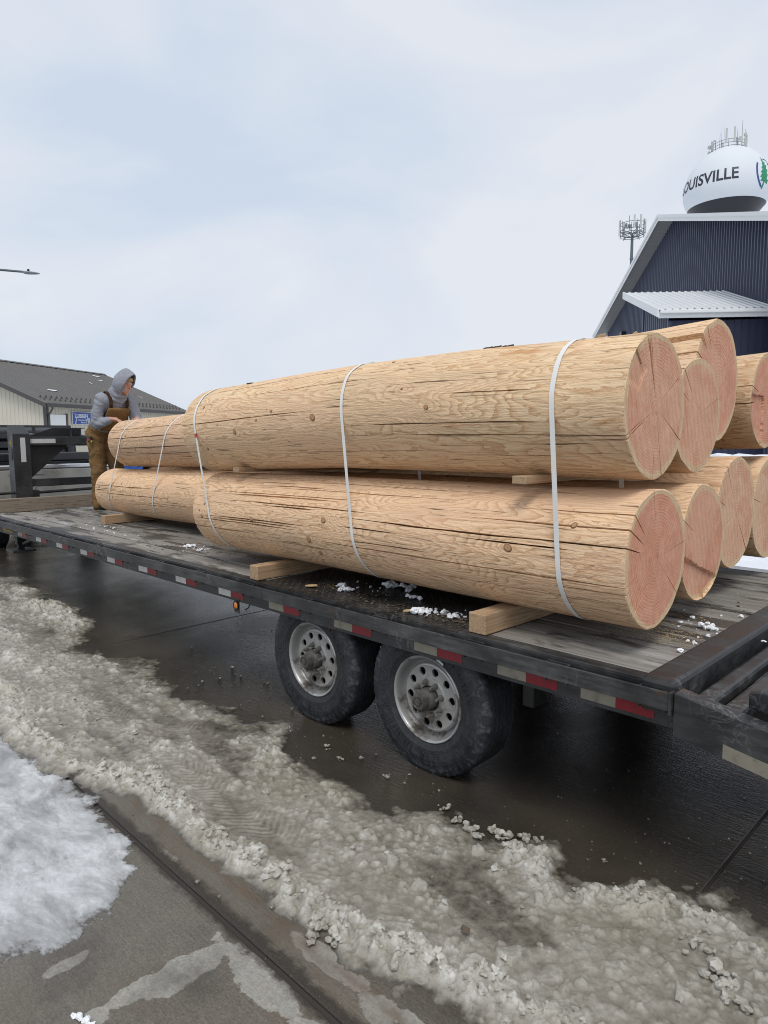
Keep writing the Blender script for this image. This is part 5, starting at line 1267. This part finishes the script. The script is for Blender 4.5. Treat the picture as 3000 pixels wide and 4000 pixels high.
sign_text('Veterinary', .15, -.04, -.105, MT['sign_white'], .95); sign_text('Service', .15, .06, -.235, MT['sign_white'], .9)
sign_text('Dean', .10, -.60, .265, MT['sign_grey']); sign_text('402.234.7659', .085, .52, .245, MT['sign_grey'])
t = MB(); t.prism([(-.62, -.32), (-.52, -.32), (-.44, -.10), (-.42, .0), (-.50, .0), (-.54, -.12)], -.0335, -.031, 'y'); t.build('pale_figure', MT['sign_grey'], sgn)
t = MB(); t.prism([(.22, -.02), (.38, -.04), (.46, .02), (.62, .04), (.66, -.02), (.66, -.32), (.60, -.32), (.57, -.20), (.50, -.32), (.45, -.32), (.44, -.14), (.36, -.12), (.34, -.32), (.31, -.32), (.29, -.08)], -.0335, -.031, 'y'); t.build('pale_figure', MT['sign_grey'], sgn)

# ================================================================== NAVY BUILDING
nb = empty('navy_building', (-21.01, 40.86, 0), R(-48.84)); tag(nb, 'tall navy ribbed metal hall with white trim and a white roofed entry', 'building')
NE, NP, NPX, NL = 8.02, 11.45, 11.45, 22.9     # eave, peak, peak position, gable width
pit = (NP-NE)/NPX
ribwall(NL, 0, lambda a: NE+(NP-NE)*(1-abs(a-NPX)/NPX), .229, .05, sg=-1).build('gable_wall', MT['blue_siding'], nb)
MB().add([(0, 0, 0), (0, 30, 0), (0, 30, NE), (0, 0, NE), (NL, 0, 0), (NL, 30, 0), (NL, 30, NE), (NL, 0, NE)], [(0, 1, 2, 3), (4, 5, 6, 7)]).build('side_wall', MT['blue_siding'], nb)
ov_ = .72
for s in (0, 1):
    if s == 0: A, B = (-.62, NE-.62*pit+.12), (NPX, NP+.12)
    else: A, B = (NL+.62, NE-.62*pit+.12), (NPX, NP+.12)
    t = MB(); t.prism([(A[0], A[1]), (B[0], B[1]), (B[0], B[1]+.06), (A[0], A[1]+.06)], -ov_, 30, 'y'); t.build('roof_slope', MT['roof_white'], nb)
    t = MB(); t.prism([(A[0], A[1]-.20), (B[0], B[1]-.20), (B[0], B[1]-.002), (A[0], A[1]-.002)], -ov_-.03, -ov_, 'y'); fz = t.build('fascia', MT['white_paint'], nb)
    t = MB(); t.prism([(A[0], A[1]-.05), (B[0], B[1]-.05), (B[0], B[1]+.085), (A[0], A[1]+.085)], -ov_-.07, -ov_-.032, 'y'); t.build('fascia_cap', MT['white_paint'], fz)
    t = MB(); t.prism([(A[0], A[1]-.12), (B[0], B[1]-.12), (B[0], B[1]-.10), (A[0], A[1]-.10)], -ov_, -.001, 'y'); sf = t.build('soffit', MT['soffit'], nb)
    t = MB(); nsl = 38
    for i in range(nsl):
        f = (i+.5)/nsl; x = A[0]+(B[0]-A[0])*f; z = A[1]+(B[1]-A[1])*f-.121; t.obox((x, -ov_/2, z), (.02, 0, .02*pit*(1 if s == 0 else -1)), (0, ov_/2-.004, 0), (0, 0, .003))
    t.build('soffit_seams', MT['soffit'], sf)
# entry: enclosed box with a white ribbed roof, ridge square to the wall
EZ, RZ, EX, RX, EW = 5.72, 7.1, 21.34, 17.15, -3.69
ep = (RZ-EZ)/(EX-RX)
for s in (1,):
    ex = RX+s*(EX-RX); t = MB(); n = 16; pr = []; L = -EW
    for i in range(n):
        a = EW+i*L/n; w = L/n; pr += [(a, 0), (a+w*.70, 0), (a+w*.78, .03), (a+w*.92, .03)]
    pr.append((0, 0)); vs = []
    for a, d in pr: vs += [(ex, a, EZ+d), (RX, a, RZ+d)]
    t.add(vs, [(2*i, 2*i+2, 2*i+3, 2*i+1) for i in range(len(pr)-1)])
    t.add([(ex, EW, EZ-.03), (RX, EW, RZ-.03), (RX, 0, RZ-.03), (ex, 0, EZ-.03)], [(0, 1, 2, 3)])
    er = t.build('entry_roof', MT['roof_white'], nb)
    t = MB(); t.prism([(ex, EZ-.22), (RX, RZ-.22), (RX, RZ+.035), (ex, EZ+.035)], EW-.05, EW-.002, 'y'); t.build('entry_rake', MT['white_paint'], nb)
    t = MB(); x0, x1 = sorted((ex+s*.01, ex+s*.12)); t.box(x0, x1, EW+.02, 0, EZ-.13, EZ-.015); t.build('entry_gutter', MT['white_paint'], nb, bev=.02)
    t = MB(); x0, x1 = sorted((ex-s*.05, ex-s*.02)); t.box(x0, x1, EW, 0, EZ-.26, EZ-.035); t.build('entry_fascia', MT['white_paint'], nb)
    t = MB(); t.prism([(RX, RZ-.24), (ex-s*.06, EZ-.24), (ex-s*.06, EZ-.225), (RX, RZ-.225)], EW+.005, -.001, 'y'); t.build('entry_soffit', MT['white_paint'], nb)
VX, VY = 20.84, -3.19
def vz(x): return EZ-.26+(EX-x)*ep-.02
t = MB(); n = 12; pr = []
for i in range(n):
    a = 18.17+i*(VX-.02-18.17)/n; w = (VX-.02-18.17)/n; pr += [(a, 0), (a+w*.5, 0), (a+w*.6, .04), (a+w*.9, .04)]
pr.append((VX-.02, 0)); vs = []
for a, d in pr: vs += [(a, VY-d, 0), (a, VY-d, vz(a))]
t.add(vs, [(2*i, 2*i+2, 2*i+3, 2*i+1) for i in range(len(pr)-1)]); t.add([(18.17, VY, 0), (18.17, 0, 0), (18.17, 0, vz(18.17)), (18.17, VY, vz(18.17))], [(0, 1, 2, 3)])
t.build('entry_side_wall', MT['blue_siding'], nb)
MB().box(18.08, 18.17, VY-.06, VY+.05, 0, vz(18.17)-.02).build('entry_trim', MT['blue_siding'], nb); MB().box(VX-.02, VX+.06, VY-.06, VY+.05, 0, EZ-.28).build('entry_trim', MT['blue_siding'], nb)
fr_ = MB().add([(VX, VY+.05, 0), (VX, 0, 0), (VX, 0, EZ-.27), (VX, VY+.05, EZ-.27)], [(0, 1, 2, 3)]).build('entry_front_wall', MT['blue_shaded'], nb)
for i in range(13):
    y = VY+.25+i*.229; MB().box(VX+.001, VX+.022, y, y+.022, 0, EZ-.28).build('batten', MT['blue_shaded'], fr_)
MB().box(3.85, 4.25, -.30, -.035, 7.25, 7.55).build('wall_light', MT['blackpaint'], nb, bev=.03)

# ================================================================== WATER TOWER
TR = 6.88
wt = empty('water_tower', (-44.74, 127.80, 0)); tag(wt, 'white water tower tank lettered with the town name behind the navy hall', 'water tower')
ZC = 43.0
pw = [(1.0, .0005), (.995, .12), (.975, .25), (.93, .38), (.86, .51), (.76, .645), (.63, .765), (.48, .865), (.32, .94), (.16, .985), (0, 1.0), (-.14, .987), (-.27, .95), (-.36, .905), (-.40, .88)]
tank = MB().lathe([(ZC+a*TR, b*TR) for a, b in pw], 96, 'z').build('tank', MT['tank'], wt, smooth=True, angle=60)
MB().lathe([(ZC+a*TR, b*TR) for a, b in ((-.401, .878), (-.62, .69), (-.85, .47), (-1.05, .29), (-1.3, .20), (-2.0, .18), (-4.5, .18), (-5.6, .30), (-6.25, .55))], 64, 'z').build('stem', MT['tank_dark'], wt, smooth=True, angle=60)
vdir = math.atan2(-127.80, 44.74)     # azimuth from tower to the photographer
def prof_r(z):
    a = [q[0] for q in pw][::-1]; b = [q[1] for q in pw][::-1]; return float(np.interp(z, a, b))
def on_tank(phi, z, off):              # phi: degrees to the right as seen by the viewer; z in tank radii
    r = prof_r(z)*TR+off; a = vdir+R(phi); return Vector((r*math.cos(a), r*math.sin(a), ZC+z*TR))
def wrap(me, name, mat, p0, pz, kx, kz, cut=.25):
    bm = bmesh.new(); bm.from_mesh(me); bmesh.ops.triangulate(bm, faces=bm.faces)
    for _ in range(3):
        long = [e for e in bm.edges if e.calc_length() > cut]
        if not long: break
        bmesh.ops.subdivide_edges(bm, edges=long, cuts=1); bmesh.ops.triangulate(bm, faces=bm.faces)
    for v in bm.verts: v.co = on_tank(p0+v.co.x*kx, pz+v.co.y*kz, .02)
    m2 = bpy.data.meshes.new(name); bm.to_mesh(m2); bm.free(); return link(name, m2, mat, wt)
me = text_mesh('lettering', 'LOUISVILLE', 1.0, 0, off=.022)
xsn = [v.co.x for v in me.vertices]; ysn = [v.co.y for v in me.vertices]; wid = max(xsn)-min(xsn); hgt = max(ysn)-min(ysn); mid = (max(xsn)+min(xsn))/2; my = (max(ysn)+min(ysn))/2
for v in me.vertices: v.co.x -= mid; v.co.y -= my
for d in (0,):
    wrap(me, 'lettering', MT['ink_dark'], -34+d*1.6, .10, 96/wid, .275/hgt, .12)
# emblem: ring, conifer, birds, reeds
def patch(name, mat, polys, p0=63, pz=.13):
    bm = bmesh.new()
    for poly in polys:
        try: bm.faces.new([bm.verts.new((a, b, 0)) for a, b in poly])
        except ValueError: pass
    me = bpy.data.meshes.new('tmp'); bm.to_mesh(me); bm.free(); return wrap(me, name, mat, p0, pz, 20, .36, .08)
def ringarc(a0, a1, r0, r1, n=20):
    return [[(r0*math.cos(R(a0+(a1-a0)*i/n)), r0*math.sin(R(a0+(a1-a0)*i/n))), (r1*math.cos(R(a0+(a1-a0)*i/n)), r1*math.sin(R(a0+(a1-a0)*i/n))), (r1*math.cos(R(a0+(a1-a0)*(i+1)/n)), r1*math.sin(R(a0+(a1-a0)*(i+1)/n))), (r0*math.cos(R(a0+(a1-a0)*(i+1)/n)), r0*math.sin(R(a0+(a1-a0)*(i+1)/n)))] for i in range(n)]
patch('emblem_ring', MT['ink_blue'], ringarc(150, 232, 1.12, 1.26)+ringarc(20, 108, .92, 1.02))
tree = [(-.72, -1.05), (-.58, -1.05), (-.50, -.62), (-.22, -.72), (-.12, -.45), (-.32, -.42), (-.16, -.1), (-.30, -.05), (-.12, .22), (-.30, .25), (-.16, .5), (-.34, .52), (-.22, .72), (-.38, .75), (-.42, .98), (-.5, 1.12), (-.52, .95), (-.60, .8), (-.52, .72), (-.68, .5), (-.58, .48), (-.8, .22), (-.66, .2), (-.9, -.05), (-.74, -.08), (-.95, -.35), (-.78, -.38), (-.9, -.62), (-.64, -.58)]
patch('emblem_tree', MT['ink_green'], [tree])
patch('emblem_birds', MT['ink_blue'], [[(.1, .62), (.3, .72), (.34, .84), (.44, .72), (.72, .6), (.4, .6)], [(.1, .12), (.34, .2), (.4, .34), (.5, .2), (.8, .1), (.4, .06)]])
patch('emblem_reeds', MT['ink_green'], [[(-.1+i*.11, -.35-.02*i), (-.06+i*.11, -.35-.02*i), (-.08+i*.11, -.08-.03*(i % 3))] for i in range(9)])
patch('emblem_waves', MT['ink_blue'], [[(.1+.12*i, -.62-.1*i), (.14+.12*i, -.70-.1*i), (.5+.12*i, -.58-.1*i), (.46+.12*i, -.54-.1*i)] for i in range(5)])
# antennas on top
rt = empty('antenna_ring', (0, 0, ZC+.93*TR)); rt.parent = wt
ra_ = 2.55
for z in (.15, .65, 1.15): MB().lathe([(z-.04, ra_), (z, ra_+.05), (z+.04, ra_), (z, ra_-.05)], 40, 'z', closed=True).build('ring_rail', MT['galv'], rt)
for i in range(14):
    a = vdir+2*PI*i/14; MB().cyl((ra_*math.cos(a), ra_*math.sin(a), -.5), (ra_*math.cos(a), ra_*math.sin(a), 1.3), .05, n=6).build('ring_post', MT['galv'], rt)
def at_ring(phi, r): a = vdir+R(phi); return r*math.cos(a), r*math.sin(a)
for phi, z0, h, w in ((-8, .5, 2.35, .30), (18, .6, 2.35, .30), (-72, -.2, 2.0, .25), (-60, .2, 1.5, .2), (72, .1, 2.2, .25), (84, -.1, 2.2, .25), (62, .0, 1.8, .2), (150, .4, 2.2, .28), (200, .4, 2.2, .28), (250, .3, 2.0, .28)):
    x, y = at_ring(phi, ra_+.2); a = vdir+R(phi); t = MB(); t.obox((x, y, z0+h/2), (.07*math.cos(a), .07*math.sin(a), 0), (-w/2*math.sin(a), w/2*math.cos(a), 0), (0, 0, h/2)); t.build('panel_antenna', MT['ant'], rt, bev=.02)
for phi, z, r in ((36, 1.0, .36), (-84, 1.1, .33), (-88, .25, .28), (-52, .95, .26), (-44, 1.35, .18), (52, 1.7, .22)):
    x, y = at_ring(phi, ra_+.35); a = vdir+R(phi if abs(phi) < 60 else phi*.6); t = MB(); d = Vector((math.cos(a), math.sin(a), -.1)); t.cyl(Vector((x, y, z)), Vector((x, y, z))+d*.22, r, r*.92, n=20); t.build('dish_antenna', MT['ant'], rt, smooth=True)
for phi, h, r in ((50, 4.1, .05), (30, 2.6, .05), (70, 2.9, .045), (-32, 2.4, .04), (-26, 3.7, .018), (-16, 3.3, .018)):
    x, y = at_ring(phi, ra_); MB().cyl((x, y, 0), (x, y, h), r, r*.6, n=6).build('whip_antenna', MT['galv'], rt)

# ================================================================== CELL MAST
cm = empty('cell_mast', (-50.44, 105.13, 0)); tag(cm, 'slim grey cellular mast with a crown of antennas beside the navy roof', 'cell tower')
MB().cyl((0, 0, 0), (0, 0, 32.6), .42, .20, n=16).build('pole', MT['pole'], cm, smooth=True)
for z in (28.9, 24): MB().cyl((0, 0, z), (0, 0, z+.25), .29, .27, n=16).build('collar', MT['pole'], cm, smooth=True)
md = math.atan2(-105.13, 50.44)
for z, r in ((32.35, 1.75), (32.75, 1.78), (33.2, 1.75), (34.2, 1.8)):
    MB().lathe([(z-.045, r), (z, r+.05), (z+.045, r), (z, r-.05)], 24, 'z', closed=True).build('platform_ring', MT['pole'], cm)
for i in range(9):
    a = 2*PI*i/9; c, s = math.cos(a), math.sin(a)
    MB().cyl((.2*c, .2*s, 32.2), (1.75*c, 1.75*s, 32.6), .06, n=6).build('outrigger', MT['pole'], cm); MB().cyl((.2*c, .2*s, 32.9), (1.75*c, 1.75*s, 33.15), .045, n=6).build('outrigger', MT['pole'], cm)
    MB().cyl((1.78*c, 1.78*s, 32.1), (1.78*c, 1.78*s, 34.5+.5*(i % 2)), .04, n=6).build('mount_pipe', MT['pole'], cm)
for phi, z0, h, w in ((8, 33.05, 2.0, .28), (38, 33.1, 2.0, .28), (-88, 32.5, 2.25, .26), (-80, 32.6, 2.2, .2), (100, 32.7, 2.1, .26), (160, 33, 2, .28), (-140, 33, 2, .28)):
    a = md+R(phi); x, y = 1.95*math.cos(a), 1.95*math.sin(a); t = MB(); t.obox((x, y, z0+h/2), (.06*math.cos(a), .06*math.sin(a), 0), (-w/2*math.sin(a), w/2*math.cos(a), 0), (0, 0, h/2)); t.build('panel_antenna', MT['ant'], cm, bev=.02)
for phi, r, z in ((-30, 1.1, 33.4), (-12, 1.2, 33.3), (15, .9, 33.5), (-45, 1.3, 33.6), (28, 1.0, 33.6)):
    a = md+R(phi); x, y = r*math.cos(a), r*math.sin(a); t = MB(); t.obox((x, y, z+.25), (.1*math.cos(a), .1*math.sin(a), 0), (-.14*math.sin(a), .14*math.cos(a), 0), (0, 0, .28)); t.build('radio_unit', MT['galv'], cm, bev=.02)
for phi, r, z, h in ((-55, 1.3, 31.75, .4), (60, 1.0, 31.9, .35), (5, .6, 32.3, .3)):
    a = md+R(phi); MB().cyl((r*math.cos(a), r*math.sin(a), z), (r*math.cos(a), r*math.sin(a), z+h), .09, .11, n=8).build('lamp_unit', MT['pole'], cm)

# ================================================================== STREET LAMP
sp = empty('street_lamp', (-31.2, 6.98, 0)); tag(sp, 'grey street lamp arm reaching in at the left edge of the sky', 'street lamp')
dirL = Vector((.7071, .7071, 0)); hd0 = Vector((-28.78, 9.40, 8.05))-Vector((-31.2, 6.98, 0)); 
MB().cyl((0, 0, 0), (0, 0, 8.35), .10, .07, n=12).build('pole', MT['pole'], sp, smooth=True)
t = MB(); t.tube([(0, 0, 8.2), tuple(dirL*.6+Vector((0, 0, 8.27))), tuple(dirL*1.6+Vector((0, 0, 8.24))), tuple(dirL*2.6+Vector((0, 0, 8.13))), tuple(hd0+dirL*.06)], [.055, .05, .047, .044, .04]); t.build('arm', MT['pole'], sp, smooth=True)
t = MB(); sd = Vector((-.7071, .7071, 0)); pr = ((0, .05, .045), (.05, .09, .07), (.16, .13, .075), (.32, .14, .06), (.46, .13, .045), (.60, .09, .02)); vs = []
for s, w, h in pr:
    c = hd0+dirL*s-Vector((0, 0, .03+.05*s))
    for k in range(12):
        a = 2*PI*k/12; vs.append(c+sd*(w*math.cos(a))+Vector((0, 0, h*(max(math.sin(a), -.45)))))
t.add(vs, [(i*12+k, i*12+(k+1) % 12, (i+1)*12+(k+1) % 12, (i+1)*12+k) for i in range(len(pr)-1) for k in range(12)]+[tuple(range(12))[::-1], tuple(range(60, 72))]); t.build('lamp_head', MT['galv'], sp, smooth=True)
p = hd0+dirL*.20; MB().cyl(p+Vector((0, 0, .0)), p+Vector((0, 0, .10)), .045, .042, n=12).build('photocell', MT['black_plastic'], sp)

print('objects', len(bpy.data.objects), 'tris', sum(len(m.loop_triangles) or len(m.polygons) for m in bpy.data.meshes))
